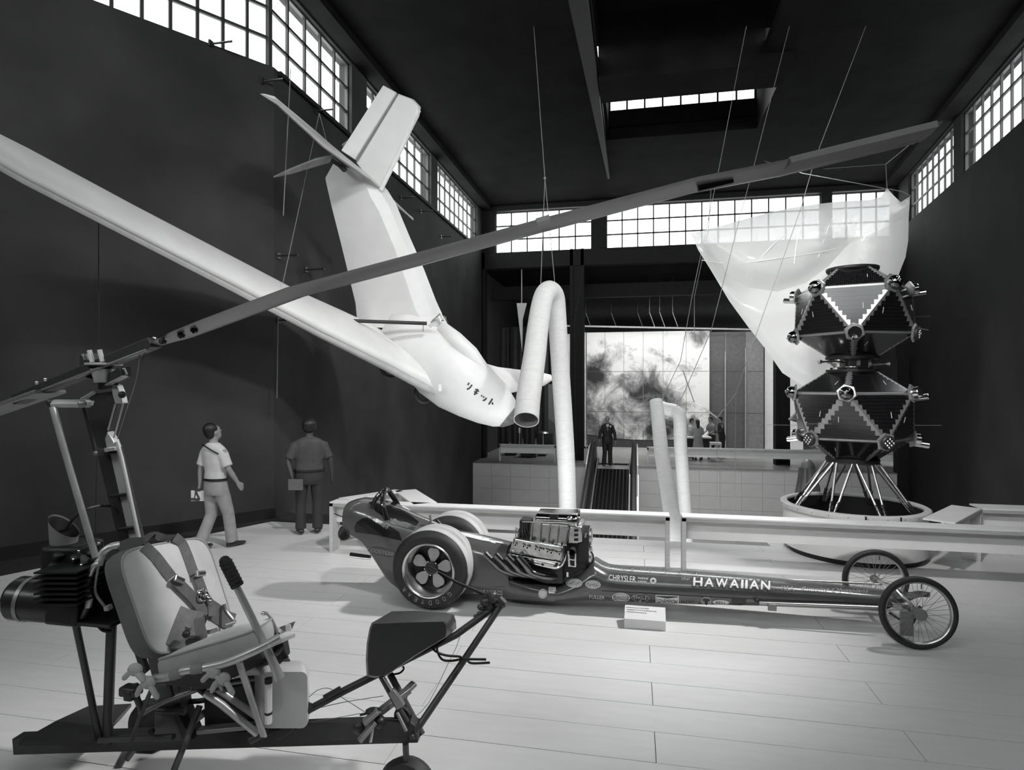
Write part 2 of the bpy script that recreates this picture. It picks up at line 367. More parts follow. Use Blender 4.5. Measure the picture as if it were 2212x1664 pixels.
w = MB(); w.prism([(-1.3,6,ZC-.28),(-.83,6,ZC-.28),(-.83,21.2,ZC-.03),(-.9,21.2,ZC-.03)], (0,0,.28)); struct('trim_7', w, mat('beam_grey', .03, .7))
w = MB(); w.boxa((XL+.02,9.5,ZC-.16),(XL+.4,23.6,ZC)); w.prism([(pr(0)[0]-.02,pr(0)[1],ZC-.16),(pr(0)[0]-.45,pr(0)[1],ZC-.16),(pr(28)[0]-.45,pr(28)[1],ZC-.16),(pr(28)[0]-.02,pr(28)[1],ZC-.16)],(0,0,.16)); struct('trim_8', w, CEIL)
# --- back room behind the columns
BR = mat('back_room_grey', .06, .7, var=.2)
struct('wall_platform_side', MB().boxa((8.55,YF-.02,ZL),(9.3,YF+.3,3)), STEEL)
struct('wall_back_room', MB().boxa((-8,33,ZPF),(14,33.2,7)), BR)
struct('wall_back_room_left', MB().boxa((-6.4,YB+.4,ZPF),(-6.2,33,7)), BR)
struct('wall_back_room_right', MB().boxa((11.3,YB+.4,ZPF),(11.5,33,7)), BR)
struct('ceiling_back_room', MB().boxa((-6.4,YB+.3,6.9),(11.5,33.2,7.1)), CEIL)
# beams and hanger rods of the back room
w = MB(); w.boxa((-6,25.4,5.75),(11,25.7,6.3)); struct('trim_9', w, STEEL)
# ================= BARRIERS =================
def barrier(name, label, p, q, posts=(0,1), z=.63, bh=.27, group=None, lip=.055, w=.2, zf=0.0, inner=1, mats=(WHITE,WOODE,WOOD)):
    p, q = Vector((p[0],p[1],0)), Vector((q[0],q[1],0)); d = (q-p).normalized(); L = (q-p).length; n = Vector((-d.y,d.x,0))*inner
    t = thing(name, label, 'barrier', (p.x,p.y,zf), group); up = Vector((0,0,1)); Z = up*(zf+z)
    part('top_board', MB().hexa([p+Z-up*.018, q+Z-up*.018, q+Z+n*w-up*.018, p+Z+n*w-up*.018, p+Z, q+Z, q+Z+n*w, p+Z+n*w]), mats[0], t, ang=0, bevel=.002)
    part('edge_strip', MB().hexa([p+Z-up*lip, q+Z-up*lip, q+Z+n*.03-up*lip, p+Z+n*.03-up*lip, p+Z-up*.018, q+Z-up*.018, q+Z+n*.03-up*.018, p+Z+n*.03-up*.018]), mats[1], t, ang=0)
    part('face_board', MB().hexa([p+n*.1+Z-up*bh, q+n*.1+Z-up*bh, q+n*.125+Z-up*bh, p+n*.125+Z-up*bh, p+n*.1+Z-up*.018, q+n*.1+Z-up*.018, q+n*.125+Z-up*.018, p+n*.125+Z-up*.018]), mats[0], t, ang=0)
    for k in posts:
        c = p+d*(L*k); a = c+d*(-.0 if k < .5 else -.045)
        part('post', MB().prism([a+up*zf, a+d*.045+up*zf, a+d*.045+n*.19+up*zf, a+n*.19+up*zf], up*(z-.018)), mats[2], t, ang=0)
    return t
YR = 7.02
a = ZP(1446, 1112, .63); xl = ZP(726, 1079, .63).x; xr = ZP(1473, 1115, .63).x
barrier('wooden_barrier', 'long pale wooden barrier behind the dragster, left of the gap', (xl,YR), (a.x,YR), posts=(0,1))
barrier('wooden_barrier', 'long pale wooden barrier in front of the white drum, right of the gap', (xr,YR), (6.4,YR), posts=(0,1))
barrier('wooden_barrier', 'short slanting barrier return behind the tail of the dragster', (xl-.02,YR+.28), (-3.3,8.05), posts=(1,), inner=-1)
barrier('wooden_barrier', 'short slanting barrier return behind the roll hoop, wide pale top', (-3.02,8.12), (-2.42,YR+.24), posts=(0,), w=.3, inner=-1)
p1 = ZP(2064,1130,.63); p2 = ZP(2121,1099,.63)
barrier('wooden_barrier', 'short slanting barrier return at the right edge beyond the front wheels', (p1.x,YR+.25), (p2.x,p2.y), posts=(1,), w=.3, inner=1)
barrier('wooden_barrier', 'barrier board running off the right edge behind the long barrier', (p2.x+.02,p2.y+.02), (p2.x+1.2,p2.y+.02), posts=(1,), w=.3)
# platform barriers at the far end
def pb(px0, px1, lab, Y=22.7):
    x0, x1 = YP(px0,960,Y).x, YP(px1,960,Y).x
    barrier('platform_barrier', lab, (x0,Y), (x1,Y), z=.66, bh=.34, zf=ZPF, lip=.1)
pb(1078, 1200, 'grey topped barrier on the platform left of the white pipe arch')
pb(1262, 1270, 'short barrier stub on the platform between column and moving ramp')
pb(1398, 1940, 'long white barrier along the platform right of the moving ramp')
# ================= LABEL BLOCK =================
b0 = ZP(1348,1357,0); b1 = ZP(1438,1362,0)
t = thing('caption_block', 'low white caption block on the floor in front of the dragster', 'sign', ((b0.x+b1.x)/2, 5.36, 0))
y0 = b0.y
part('block', MB().hexa([(b0.x,y0,0),(b1.x,y0,0),(b1.x,y0+.2,0),(b0.x,y0+.2,0),(b0.x,y0,.082),(b1.x,y0,.082),(b1.x+.005,y0+.19,.135),(b0.x+.005,y0+.19,.135)]), WHITE, t, ang=0, bevel=.003)
ink = mat('ink', .05, .6, var=0)
m = MB()
for k, (f0, f1) in enumerate(((.05,.62),(.06,.8),(.06,.55))):
    v = .78-.16*k; yy = y0+.19*v; zz = .082+.053*v+.0012; n = 14
    for i in range(n):
        xa = lerp(b0.x,b1.x,f0+(f1-f0)*i/n); xb = xa+(b1.x-b0.x)*(f1-f0)/n*random.uniform(.5,.85)
        m.add([(xa,yy,zz),(xb,yy,zz),(xb,yy+.009,zz+.0025),(xa,yy+.009,zz+.0025)], [(0,1,2,3)])
o = part('caption_lines', m, ink, t, ang=0, norm=False); o['kind'] = 'stuff'
# ================= DRUM AND SATELLITES =================
DC = Vector((2.70, 8.36, 0)); DR = .80
t = thing('display_drum', 'round white drum with a rolled rim under the satellites', 'plinth', DC)
part('drum_wall', MB().lathe([(DR-.03,.07),(DR,.07),(DR,.565),(DR+.012,.57),(DR+.012,.6),(DR-.03,.6),(DR-.03,.07)], DC, n=64), WHITE, t, ang=.5)
part('rim', MB().lathe([(DR+.0,.545),(DR+.028,.545),(DR+.034,.565),(DR+.034,.598),(DR+.02,.607),(DR-.045,.607),(DR-.05,.59),(DR-.045,.57)], DC, n=64), mat('rim_grey', .55, .4), t, ang=.5)
part('plinth_recess', MB().lathe([(DR-.06,.0),(DR-.06,.07)], DC, n=48, cap=True), BLACK, t)
part('inner_dark_lining', MB().lathe([(DR-.034,.1),(DR-.034,.57)], DC, n=64), BLACK, t)  # black lining, added with the black floor to darken the drum's inside
part('inner_floor', MB().lathe([(DR-.04,.3),(DR-.04,.32)], DC, n=48, cap=True), BLACK, t)
for k in range(26):
    a = 2*PI*k/26; c = DC+Vector((math.cos(a)*(DR+.036), math.sin(a)*(DR+.036), .575))
    part('rim_bolt', MB().ball(c, .007, 6, 4), GREYM, t)
for a0 in (-1.72,-1.27): part('rim_slot', MB().box(DC+Vector((math.cos(a0)*(DR+.03),math.sin(a0)*(DR+.03),.58)), (.012,.02,.05), rz=a0), BLACK, t, ang=0)
FRAME = mat('satellite_frame', .42, .35, .7, var=.15)
def cell_mat():
    m = bpy.data.materials.new('solar_cells'); m.use_nodes = True; nt = m.node_tree; b = nt.nodes['Principled BSDF']; b.inputs['Roughness'].default_value = .16
    b.inputs['Specular IOR Level'].default_value = .8; b.inputs['Coat Weight'].default_value = .6; b.inputs['Coat Roughness'].default_value = .12
    uv = nt.nodes.new('ShaderNodeUVMap'); br = nt.nodes.new('ShaderNodeTexBrick'); br.offset = 0; br.inputs['Scale'].default_value = 1
    br.inputs['Color1'].default_value = (.003,.003,.004,1); br.inputs['Color2'].default_value = (.005,.005,.006,1); br.inputs['Mortar'].default_value = (.03,.03,.03,1)
    br.inputs['Brick Width'].default_value = .021; br.inputs['Row Height'].default_value = .042; br.inputs['Mortar Size'].default_value = .0016
    nt.links.new(uv.outputs[0], br.inputs[0]); nt.links.new(br.outputs[0], b.inputs[0]); return m
CELL = cell_mat()
def satellite(label, c, rot, mirror_panel=False, **kw):
    t = thing('satellite', label, 'satellite', c)
    r, zr, rc, zc = .69, .285, .30, .545; up = [Vector((c[0]+r*math.cos(rot+2*PI*k/5), c[1]+r*math.sin(rot+2*PI*k/5), c[2]+zr)) for k in range(5)]
    lo = [Vector((c[0]+r*math.cos(rot+2*PI*(k+.5)/5), c[1]+r*math.sin(rot+2*PI*(k+.5)/5), c[2]-zr)) for k in range(5)]
    tp = [Vector((c[0]+rc*math.cos(rot+2*PI*k/5), c[1]+rc*math.sin(rot+2*PI*k/5), c[2]+zc)) for k in range(5)]
    bt = [Vector((c[0]+rc*math.cos(rot+2*PI*(k+.5)/5), c[1]+rc*math.sin(rot+2*PI*(k+.5)/5), c[2]-zc)) for k in range(5)]
    hull = MB(); V = tp+up+lo+bt; f = [tuple(range(4,-1,-1)), tuple(range(15,20))]
    faces = []
    for k in range(5):
        j = (k+1) % 5
        f += [(k,j,5+j,5+k),(5+k,5+j,10+k),(10+k,5+j,10+j),(10+k,10+j,15+j,15+k)]
        faces += [(tp[k],tp[j],up[j],up[k]), (up[k],up[j],lo[k]), (lo[j],lo[k],up[j]), (bt[j],bt[k],lo[k],lo[j])]
    hull.add(V, f); part('frame', hull, FRAME, t, ang=0)
    for i, q in enumerate(faces):
        # stair-stepped mosaic of solar cells, laid in rows parallel to the longest straight edge
        if len(q) == 3: A, B_, T_ = q[0], q[1], q[2]; h0 = (A+B_)/2; upv = (T_-h0); H_ = upv.length; top = 0.0
        else: A, B_ = q[3], q[2]; h0 = (A+B_)/2; T0 = (q[0]+q[1])/2; upv = T0-h0; H_ = upv.length; top = (q[0]-q[1]).length
        ux = (B_-A).normalized(); uy = upv.normalized(); nn = ux.cross(uy); cc = Vector(c)
        if nn.dot(h0-cc) < 0: nn = -nn
        L = (B_-A).length; rows = 8; m = MB(); uvs = []; lo_, hi_ = .04, (.83 if top == 0 else .95)
        for k in range(rows):
            v0 = lo_+(hi_-lo_)*k/rows; v1 = lo_+(hi_-lo_)*(k+1)/rows
            wd = lerp(L, top, v1)-.05
            wd = max(.06, round(wd/.021)*.021)
            sh = 0
            P0 = h0+uy*(v0*H_+.0005)+nn*.002; P1 = h0+uy*(v1*H_-.0005)+nn*.002
            pts = [P0-ux*wd/2, P0+ux*wd/2, P1+ux*wd/2, P1-ux*wd/2]
            m.prism(pts, nn*.002); uvs.append((v0*H_, v1*H_, wd))
        o = part('solar_panel', m, CELL, t, ang=0, norm=True)
        ul = o.data.uv_layers.new(name='UVMap'); off = ORG[t.name]
        for li, lp in enumerate(o.data.loops):
            p = o.data.vertices[lp.vertex_index].co+off-h0; ul.data[li].uv = (p.dot(ux)+2, p.dot(uy))
        # a narrow white marker strip on the panel
        P = h0+uy*(.45*H_)+ux*(.22*L*(.5 if top == 0 else .8))+nn*.0055
        part('marker_strip', MB().box(P, (.006,.004,.07), M=Matrix((ux,nn,uy)).transposed()), WHITE, t, ang=0)
    # instruments on the ten corners
    for k in range(5):
        for ring, P, kind in ((0, up[k], k % 3), (1, lo[k], (k+1) % 3)):
            ax = (P-Vector(c)); ax.z *= .35; ax.normalize(); s = 1 if ring else .92
            if kw.get('kinds'): kind = kw['kinds'][ring*5+k]
            part('corner_plate', MB().lathe([(.0,-.03),(.115,-.03),(.105,-.008),(0,.0)], P, ax, n=6), FRAME, t, ang=.3)
            if kind == 0:
                part('sensor_dome', MB().lathe([(.078,-.01),(.08,.015),(.072,.045),(.05,.07),(.02,.082),(.002,.084)], P, ax, n=20), mat('dark_chrome', .28, .1, 1, var=.1), t)
                part('sensor_cap', MB().ball(P+ax*.075, .022, 10, 6), CHROME, t)
            elif kind == 1:
                part('sensor_can', MB().lathe([(.07,-.01),(.074,.05),(.07,.06),(.0,.06)], P, ax, n=20), CHROME, t, ang=.4)
                d2 = Vector((-ax.y,ax.x,0)); part('sensor_can', MB().lathe([(.034,-.02),(.034,.15),(.03,.155),(.0,.15)], P+Vector((0,0,-.06)), ax, n=14), CHROME, t, ang=.4)
            else:
                part('sensor_disc', MB().lathe([(.08,-.01),(.082,.02),(.07,.035),(.0,.036)], P, ax, n=20), DKM, t, ang=.4)
                x = ax.orthogonal().normalized(); y = ax.cross(x)
                for u in (-1,0,1):
                    for v in (-1,0,1): part('lens', MB().ball(P+ax*.036+x*u*.035+y*v*.035, .014, 8, 5), CHROME, t)
    part('top_ring', MB().lathe([(.285,zc-.02),(.30,zc),(.30,zc+.028),(.27,zc+.03),(.27,zc)], c, n=32), BLACK, t)
    part('bottom_ring', MB().lathe([(.285,-zc+.02),(.305,-zc),(.305,-zc-.03),(.27,-zc-.03),(.27,-zc)], c, n=32), BLACK, t)
    return t
fa = math.atan2(-DC.y, -DC.x)      # towards the viewer
c2 = Vector((DC.x, DC.y, 3.0)); c1 = Vector((DC.x, DC.y, 1.72))
SU = satellite('upper of two stacked polyhedral satellites, one front panel shining pale', c2, fa+PI/5+R(2), kinds=[0,1,0,1,0,2,0,2,0,1])
SL_ = satellite('lower of two stacked polyhedral satellites, carried on slanting struts', c1, fa-R(5), kinds=[0,1,0,1,0,2,1,0,1,2])
# interstage between them belongs to the lower satellite
part('interstage_ring', MB().lathe([(.255,.575),(.255,.60),(.22,.61),(.22,.715),(.25,.72)], c1, n=32), CHROME, SL_, ang=.4)
for k in range(8):
    a = fa+.3+2*PI*k/8; part('clamp', MB().box(c1+Vector((math.cos(a)*.225,math.sin(a)*.225,.66)), (.03,.035,.08), rz=a), GREYM, SL_, ang=0)
sx = Vector((C_,S_,0))
part('thruster', MB().lathe([(.018,0),(.018,.16),(.03,.17),(.022,.2),(.012,.25),(.012,.29),(.026,.32),(.03,.34)], c1-sx*.15+Vector((0,-.17,.66)), -sx+Vector((0,-.1,.02)), n=14), CHROME, SL_)
part('thruster', MB().lathe([(.016,0),(.016,.1),(.008,.12),(.008,.16),(.03,.2)], c1+sx*.2+Vector((0,-.12,.63)), sx+Vector((0,-.2,.05)), n=12), GREYM, SL_)
def rod(nm, p, q, r, m, par): return part(nm, MB().tube([p,q], r, 6), m, par)
rod('antenna', D(1968,685,7.3), D(2010,683,7.0), .003, ALU, SU); rod('antenna', D(1968,706,7.2), D(2006,713,7.0), .006, ALU, SU)
rod('antenna', D(1966,919,7.7), D(2034,919,7.6), .003, ALU, SL_); rod('antenna', D(1745,916,7.3), D(1796,916,7.1), .003, ALU, SL_); rod('antenna', D(1660,918,8.0), D(1725,919,7.9), .003, ALU, SL_)
b = D(1722,905,8.3); part('horn_antenna', MB().lathe([(.02,.0),(.05,.04),(.19,.25),(.2,.27),(.17,.27),(.02,.05)], D(1746,872,8.3), Vector((-.25,-.1,-1)), n=24), GREYM, SL_)
# struts from lower satellite to drum, in a zigzag: eight nodes above, eight below
for k in range(8):
    a = fa+R(5)+2*PI*k/8
    for s in (-1,1):
        b_ = a+s*PI/8; p = c1+Vector((math.cos(a+s*.05)*.27, math.sin(a+s*.05)*.27, -.565)); q = DC+Vector((math.cos(b_-s*.025)*(DR-.07), math.sin(b_-s*.025)*(DR-.07), .5))
        st = part('strut', MB().tube([p, lerp(p,q,.74)], .0145, 10), ALU, SL_)
        part('strut_foot', MB().tube([lerp(p,q,.7), lerp(p,q,.76), q], [.017,.021,.021], 10), CHROME, st)
        for u in (.72,.8): part('strut_band', MB().tube([lerp(p,q,u), lerp(p,q,u+.008)], .024, 10), BLACK, st)
part('adapter_ring', MB().lathe([(.28,-.58),(.3,-.6),(.3,-.57),(.25,-.57),(.25,-.6)], c1, n=32), DKM, SL_)
# dark ribbed cone behind the drum
t = thing('dark_cone', 'tall dark ribbed cone standing behind the drum left of the struts', 'cone', (D(1745,1130,11).x, D(1745,1130,11).y, ZL))
b = D(1745,992,11); zb = ZL
part('cone_body', MB().lathe([(.62,zb),(.3,-.3),(.14,.55),(.1,.68),(.05,.74),(.002,.76)], (b.x,b.y,0), n=20, cap=True), mat('cone_grey', .06, .5), t)
for k in range(5):
    a = fa+(k-2)*.55; part('rib', MB().beam((b.x+.63*math.cos(a),b.y+.63*math.sin(a),zb), (b.x+.14*math.cos(a),b.y+.14*math.sin(a),.6), .03, .03), DKM, t, ang=0)
# ================= PIPE SCULPTURES =================
PIPE = mat('white_spiral_pipe', .62, .55, var=.05, scale=9, stretch=(1,1,3), bump=.04, bscale=25)
INK2 = mat('pipe_inside', .25, .8, var=.1)
def pipe(name, label, pts, r, k=8, n=28, seams=True):
    P = curve(pts, k); t = thing(name, label, 'pipe', tuple(P[-1]))
    rr = [lerp(r[0], r[1], i/(len(P)-1)) for i in range(len(P))]
    part('pipe_wall', MB().tube(P, rr, n, cap=False), PIPE, t, ang=1.2)
    part('pipe_lining', MB().tube(P[:8], [x-.012 for x in rr[:8]], n, cap=False), INK2, t, ang=1.2)
    d = (P[1]-P[0]).normalized(); part('pipe_lip', MB().lathe([(rr[0]-.013,0),(rr[0]-.013,-.006),(rr[0]+.001,-.006),(rr[0]+.001,.01)], P[0], d, n=n), PIPE, t)
    if seams:
        for i in range(5, len(P)-2, 7):
            d = (P[i+1]-P[i]).normalized(); part('seam', MB().lathe([(rr[i]+.0005,-.004),(rr[i]+.002,0),(rr[i]+.0005,.004)], P[i], d, n=n), mat('seam_grey', .55, .6), t)
    return t
pa = pipe('pipe_arch', 'tall white pipe bent into a narrow arch, open end beside the aircraft nose',
     [D(1137,907,9.3), D(1142,855,9.6), D(1154,775,10.15), D(1161,715,10.6), D(1169,662,10.95), D(1177,636,11.05), D(1188,628,11.2), D(1199,642,11.4), D(1203,680,11.5), D(1208,760,11.5), D(1216,880,11.5), D(1222,980,11.5), D(1225,1060,11.5), D(1227,1150,11.5), D(1228,1230,11.5)], (.196,.16))
m = MB()
for i in range(7): m.box(D(1164+random.uniform(-1,1),662+i*4.2,10.72), (.02,.008,random.uniform(.01,.03)), rz=TH)
part('stamp_mark', m, ink, pa, ang=0)
for pts, lab in (([D(1458,1178,8.6), D(1452,1120,8.8), D(1443,1060,9.2), D(1430,985,9.8), D(1424,930,10.2), D(1420,888,10.5), D(1417,866,10.6)], 'white pipe leaning in the barrier gap, left leg of the rear bent pair'),
                 ([D(1428,880,11.2), D(1440,884,11.1), D(1458,888,11.0), D(1468,905,10.9), D(1470,960,10.85), D(1475,1030,10.8), D(1480,1100,10.75), D(1483,1180,10.7)], 'bent white pipe hanging right of the leaning one in the gap')):
    pipe('bent_pipe', lab, pts, (.118,.112), 6, 20)
# ================= PLASTIC BALLOON =================
def film_mat(nm='plastic_film', clear=.14):
    m = bpy.data.materials.new(nm); m.use_nodes = True; nt = m.node_tree; out = nt.nodes['Material Output']; b = nt.nodes['Principled BSDF']
    b.inputs['Base Color'].default_value = (.92,.92,.91,1); b.inputs['Roughness'].default_value = .22; b.inputs['Specular IOR Level'].default_value = .7
    tl = nt.nodes.new('ShaderNodeBsdfTranslucent'); tl.inputs[0].default_value = (.96,.96,.95,1); tr = nt.nodes.new('ShaderNodeBsdfTransparent'); tr.inputs[0].default_value = (.95,.95,.95,1)
    a = nt.nodes.new('ShaderNodeMixShader'); a.inputs[0].default_value = .6; c = nt.nodes.new('ShaderNodeMixShader'); c.inputs[0].default_value = clear
    nt.links.new(b.outputs[0], a.inputs[1]); nt.links.new(tl.outputs[0], a.inputs[2]); nt.links.new(a.outputs[0], c.inputs[1]); nt.links.new(tr.outputs[0], c.inputs[2]); nt.links.new(c.outputs[0], out.inputs[0]); return m
FILM = film_mat(); FILMC = film_mat('clear_film', .3)  # one film, made clearer above and behind so the lit lower lobe looks whiter
bal = [(1493,505),(1545,491),(1600,476),(1655,461),(1710,449),(1765,441),(1820,435),(1880,432),(1903,425),(1916,407),(1932,424),(1946,437),(1966,424),(1963,468),(1962,520),(1956,556),(1938,602),(1918,652),(1890,705),(1850,755),(1800,805),(1768,832),(1742,838),(1715,822),(1690,806),(1655,756),(1615,705),(1575,650),(1535,583),(1508,540)]
def dist_out(x, y):
    best = 1e9
    for i in range(len(bal)):
        (x0,y0),(x1,y1) = bal[i], bal[(i+1)%len(bal)]; dx,dy = x1-x0,y1-y0; u = max(0,min(1,((x-x0)*dx+(y-y0)*dy)/(dx*dx+dy*dy))); best = min(best, math.hypot(x-x0-u*dx,y-y0-u*dy))
    return best
def inside(x, y):
    c = False
    for i in range(len(bal)):
        (x0,y0),(x1,y1) = bal[i], bal[i-1]
        if (y0 > y) != (y1 > y) and x < (x1-x0)*(y-y0)/(y1-y0)+x0: c = not c
    return c
crease = [(1500,522),(1530,560),(1570,598),(1620,622),(1680,630),(1740,612),(1790,575),(1832,528)]
def dist_pl(x, y, pl_):
    best = 1e9
    for (x0,y0),(x1,y1) in zip(pl_, pl_[1:]):
        dx,dy = x1-x0,y1-y0; u = max(0,min(1,((x-x0)*dx+(y-y0)*dy)/(dx*dx+dy*dy))); best = min(best, math.hypot(x-x0-u*dx,y-y0-u*dy))
    return best
bnd = []
for i in range(len(bal)):
    (x0,y0),(x1,y1) = bal[i], bal[(i+1)%len(bal)]; k = max(1,int(math.hypot(x1-x0,y1-y0)/11)); bnd += [(lerp(x0,x1,j/k),lerp(y0,y1,j/k)) for j in range(k)]
pts = list(bnd); nb = len(bnd)
for iy in range(410, 840, 8):
    for ix in range(1490, 1970, 8):
        x = ix+(4 if (iy//8) % 2 else 0)
        if inside(x, iy) and dist_out(x, iy) > 4 and dist_pl(x, iy, crease+[(1900,497),(1962,468)]) > 4: pts.append((x, iy))
cr_ = crease+[(1900,497),(1955,470)]; cl = []
for (x0,y0),(x1,y1) in zip(cr_, cr_[1:]): k = max(1,int(math.hypot(x1-x0,y1-y0)/8)); cl += [(lerp(x0,x1,j/k),lerp(y0,y1,j/k)) for j in range(k)]
cl = [p for p in cl if dist_out(*p) > 3]; nc = len(pts); pts += cl
vv, _, ff, *_r = mgeo.delaunay_2d_cdt([Vector(p) for p in pts], [(i,(i+1)%nb) for i in range(nb)]+[(nc+i,nc+i+1) for i in range(len(cl)-1)], [], 1, 1e-4)
def base_d(x, y): return 11.0+(x-1493)/470*.8-(y-430)/410*.9
def film_pt(x, y, side):
    e = dist_out(x, y); bul = .62*(1-math.exp(-e/42)) if e > 1.5 else 0
    if side > 0:
        cd = dist_pl(x, y, crease); bul -= .30*math.exp(-(cd/26)**2)*min(1, e/25)
        r = math.hypot(x-1832, y-528); a = math.atan2(y-528, x-1832)
        bul += (-.22*math.exp(-r/30)+.03*math.sin(a*13)*math.exp(-((r-35)/45)**2))*min(1,e/25)
        for (qx,qy,k) in ((1742,838,11),(1916,407,9),(1966,424,8),(1493,505,9)):
            r2 = math.hypot(x-qx,y-qy); bul += .022*math.sin(math.atan2(y-qy,x-qx)*k*3)*math.exp(-r2/60)*min(1,e/12)
        bul += .02*math.sin(x*.03+y*.05)*min(1,e/40)
    return D(x, y, base_d(x, y)-side*bul*(1 if side > 0 else .55))
t = thing('plastic_balloon', 'big translucent plastic balloon with pointed corners hung behind the satellites', 'balloon', tuple(D(1742,838,11.0)))
def above(q):
    x = sum(vv[i].x for i in q)/3; y = sum(vv[i].y for i in q)/3
    for (x0,y0),(x1,y1) in zip(cr_, cr_[1:]):
        if x0 <= x <= x1: return y < lerp(y0, y1, (x-x0)/(x1-x0))
    return False
for side, nm, m_, sel in ((1,'lower_film',FILM,False), (1,'upper_film',FILMC,True), (-1,'back_film',FILMC,None)):
    m = MB(); m.v = [film_pt(p.x, p.y, side) for p in vv]; m.f = [tuple(q) for q in ff if sel is None or above(q) == sel]
    used = sorted({i for q in m.f for i in q}); ix = {k: n for n, k in enumerate(used)}; m.v = [m.v[k] for k in used]; m.f = [tuple(ix[k] for k in q) for q in m.f]
    part(nm, m, m_, t, ang=2.5, norm=False)
def film_line(pl_, nm='seam_tape', r=.006):
    P = [D(x, y, base_d(x,y))-(D(x,y,1)-EYEV)*0 for x, y in pl_]
    P = [film_pt(x, y, 1)+(EYEV-film_pt(x,y,1)).normalized()*.01 for x, y in pl_]
    part(nm, MB().tube(curve(P,4), r, 5), mat('film_tape', .85, .4, var=0), t)
film_line([(1516,562),(1560,568),(1620,566),(1700,556),(1770,545),(1820,534)]); film_line([(1612,594),(1650,550),(1680,520),(1705,505)]); film_line([(1716,570),(1722,520),(1735,475),(1750,447)])
film_line([(1768,556),(1790,490),(1815,440)], r=.004)
# ================= FAR DISPLAY WALL =================
YM = 29.0
def mural_mat():
    m = bpy.data.materials.new('satellite_print'); m.use_nodes = True; nt = m.node_tree; b = nt.nodes['Principled BSDF']; b.inputs['Roughness'].default_value = .45; N = nt.nodes; L = nt.links
    geo = N.new('ShaderNodeNewGeometry'); sep = N.new('ShaderNodeSeparateXYZ'); L.new(geo.outputs['Position'], sep.inputs[0])
    no = N.new('ShaderNodeTexNoise'); no.inputs['Scale'].default_value = .8; no.inputs['Detail'].default_value = 12; no.inputs['Roughness'].default_value = .72; no.inputs['Distortion'].default_value = .45; L.new(geo.outputs['Position'], no.inputs['Vector'])
    def blob(cx, cz, rx, rz):
        sub = N.new('ShaderNodeVectorMath'); sub.operation = 'SUBTRACT'; sub.inputs[1].default_value = (cx,YM,cz); L.new(geo.outputs['Position'], sub.inputs[0])
        mu = N.new('ShaderNodeVectorMath'); mu.operation = 'MULTIPLY'; mu.inputs[1].default_value = (1/rx,0,1/rz); L.new(sub.outputs[0], mu.inputs[0])
        ln = N.new('ShaderNodeVectorMath'); ln.operation = 'LENGTH'; L.new(mu.outputs[0], ln.inputs[0])
        mr = N.new('ShaderNodeMapRange'); mr.inputs[1].default_value = .25; mr.inputs[2].default_value = 1.25; mr.inputs[3].default_value = 1; mr.inputs[4].default_value = 0; L.new(ln.outputs['Value'], mr.inputs[0]); return mr.outputs[0]
    def math_(op, a, b_):
        n = N.new('ShaderNodeMath'); n.operation = op
        for i, x in enumerate((a, b_)):
            if isinstance(x, (int,float)): n.inputs[i].default_value = x
            else: L.new(x, n.inputs[i])
        return n.outputs[0]
    dark = math_('MAXIMUM', blob(.35,1.55,1.5,1.35), math_('MAXIMUM', blob(-1.9,2.6,.9,.9), math_('MAXIMUM', blob(2.9,4.3,.7,.6), math_('MAXIMUM', blob(1.4,.1,1.3,.6), math_('MULTIPLY', blob(-1.2,.6,1.6,.9), .45)))))
    up = N.new('ShaderNodeMapRange'); up.inputs[1].default_value = 0; up.inputs[2].default_value = 4.5; up.inputs[3].default_value = .02; up.inputs[4].default_value = .1; L.new(sep.outputs['Z'], up.inputs[0])
    v = math_('SUBTRACT', math_('ADD', no.outputs['Fac'], up.outputs[0]), math_('MULTIPLY', dark, .23))
    r = N.new('ShaderNodeValToRGB'); e = r.color_ramp.elements; e[0].position = .3; e[0].color = (.02,.02,.02,1); e[1].position = .58; e[1].color = (.82,.82,.8,1); n = e.new(.43); n.color = (.22,.22,.22,1)
    L.new(v, r.inputs[0]); L.new(r.outputs[0], b.inputs[0]); return m
MUR = mural_mat()
x0, x1 = YP(1267,800,YM).x, YP(1533,800,YM).x; zt, zb = YP(1400,716,YM).z, YP(1400,976,YM).z
rows = [zt, YP(1350,803,YM).z, YP(1350,890,YM).z, YP(1350,943,YM).z]; cols = [lerp(x0,x1,f) for f in (0,.155,.31,.47,.63,.815,1)]
t = thing('picture_wall', 'large cloud-patterned photographic map on panels behind the moving ramp', 'mural', ((x0+x1)/2, YM, ZPF))
for i in range(6):
    for k in range(3):
        a, b = cols[i]+.012, cols[i+1]-.012; top, bot = rows[k]-.012, rows[k+1]+.012
        if k == 2:      # the lowest row ends in a curve
            f = lambda x: bot-.16+.42*((x-(x0+x1)*.46)/(x1-x0)*1.5)**2
            poly = [(a,YM,top),(b,YM,top)]+[(lerp(b,a,j/6),YM,min(f(lerp(b,a,j/6)), top-.05)) for j in range(7)]
        else: poly = [(a,YM,top),(b,YM,top),(b,YM,bot),(a,YM,bot)]
        part('panel', MB().prism(poly, (0,.03,0)), MUR, t, ang=0)
back = mat('backing_dark', .05, .5, var=.2)
part('backing_board', MB().boxa((x0,YM+.035,zb),(x1,YM+.06,zt-.02)), mat('backing_white', .55, .6), t, ang=0)
part('lower_board', MB().boxa((x0+.02,YM+.02,zb),(x1-.02,YM+.034,rows[3]+.3)), back, t, ang=0)
xa = YP(1262,800,YM).x; part('edge_frame', MB().boxa((xa,YM-.02,zb),(x0-.03,YM+.03,zt)), WHITE, t, ang=0)
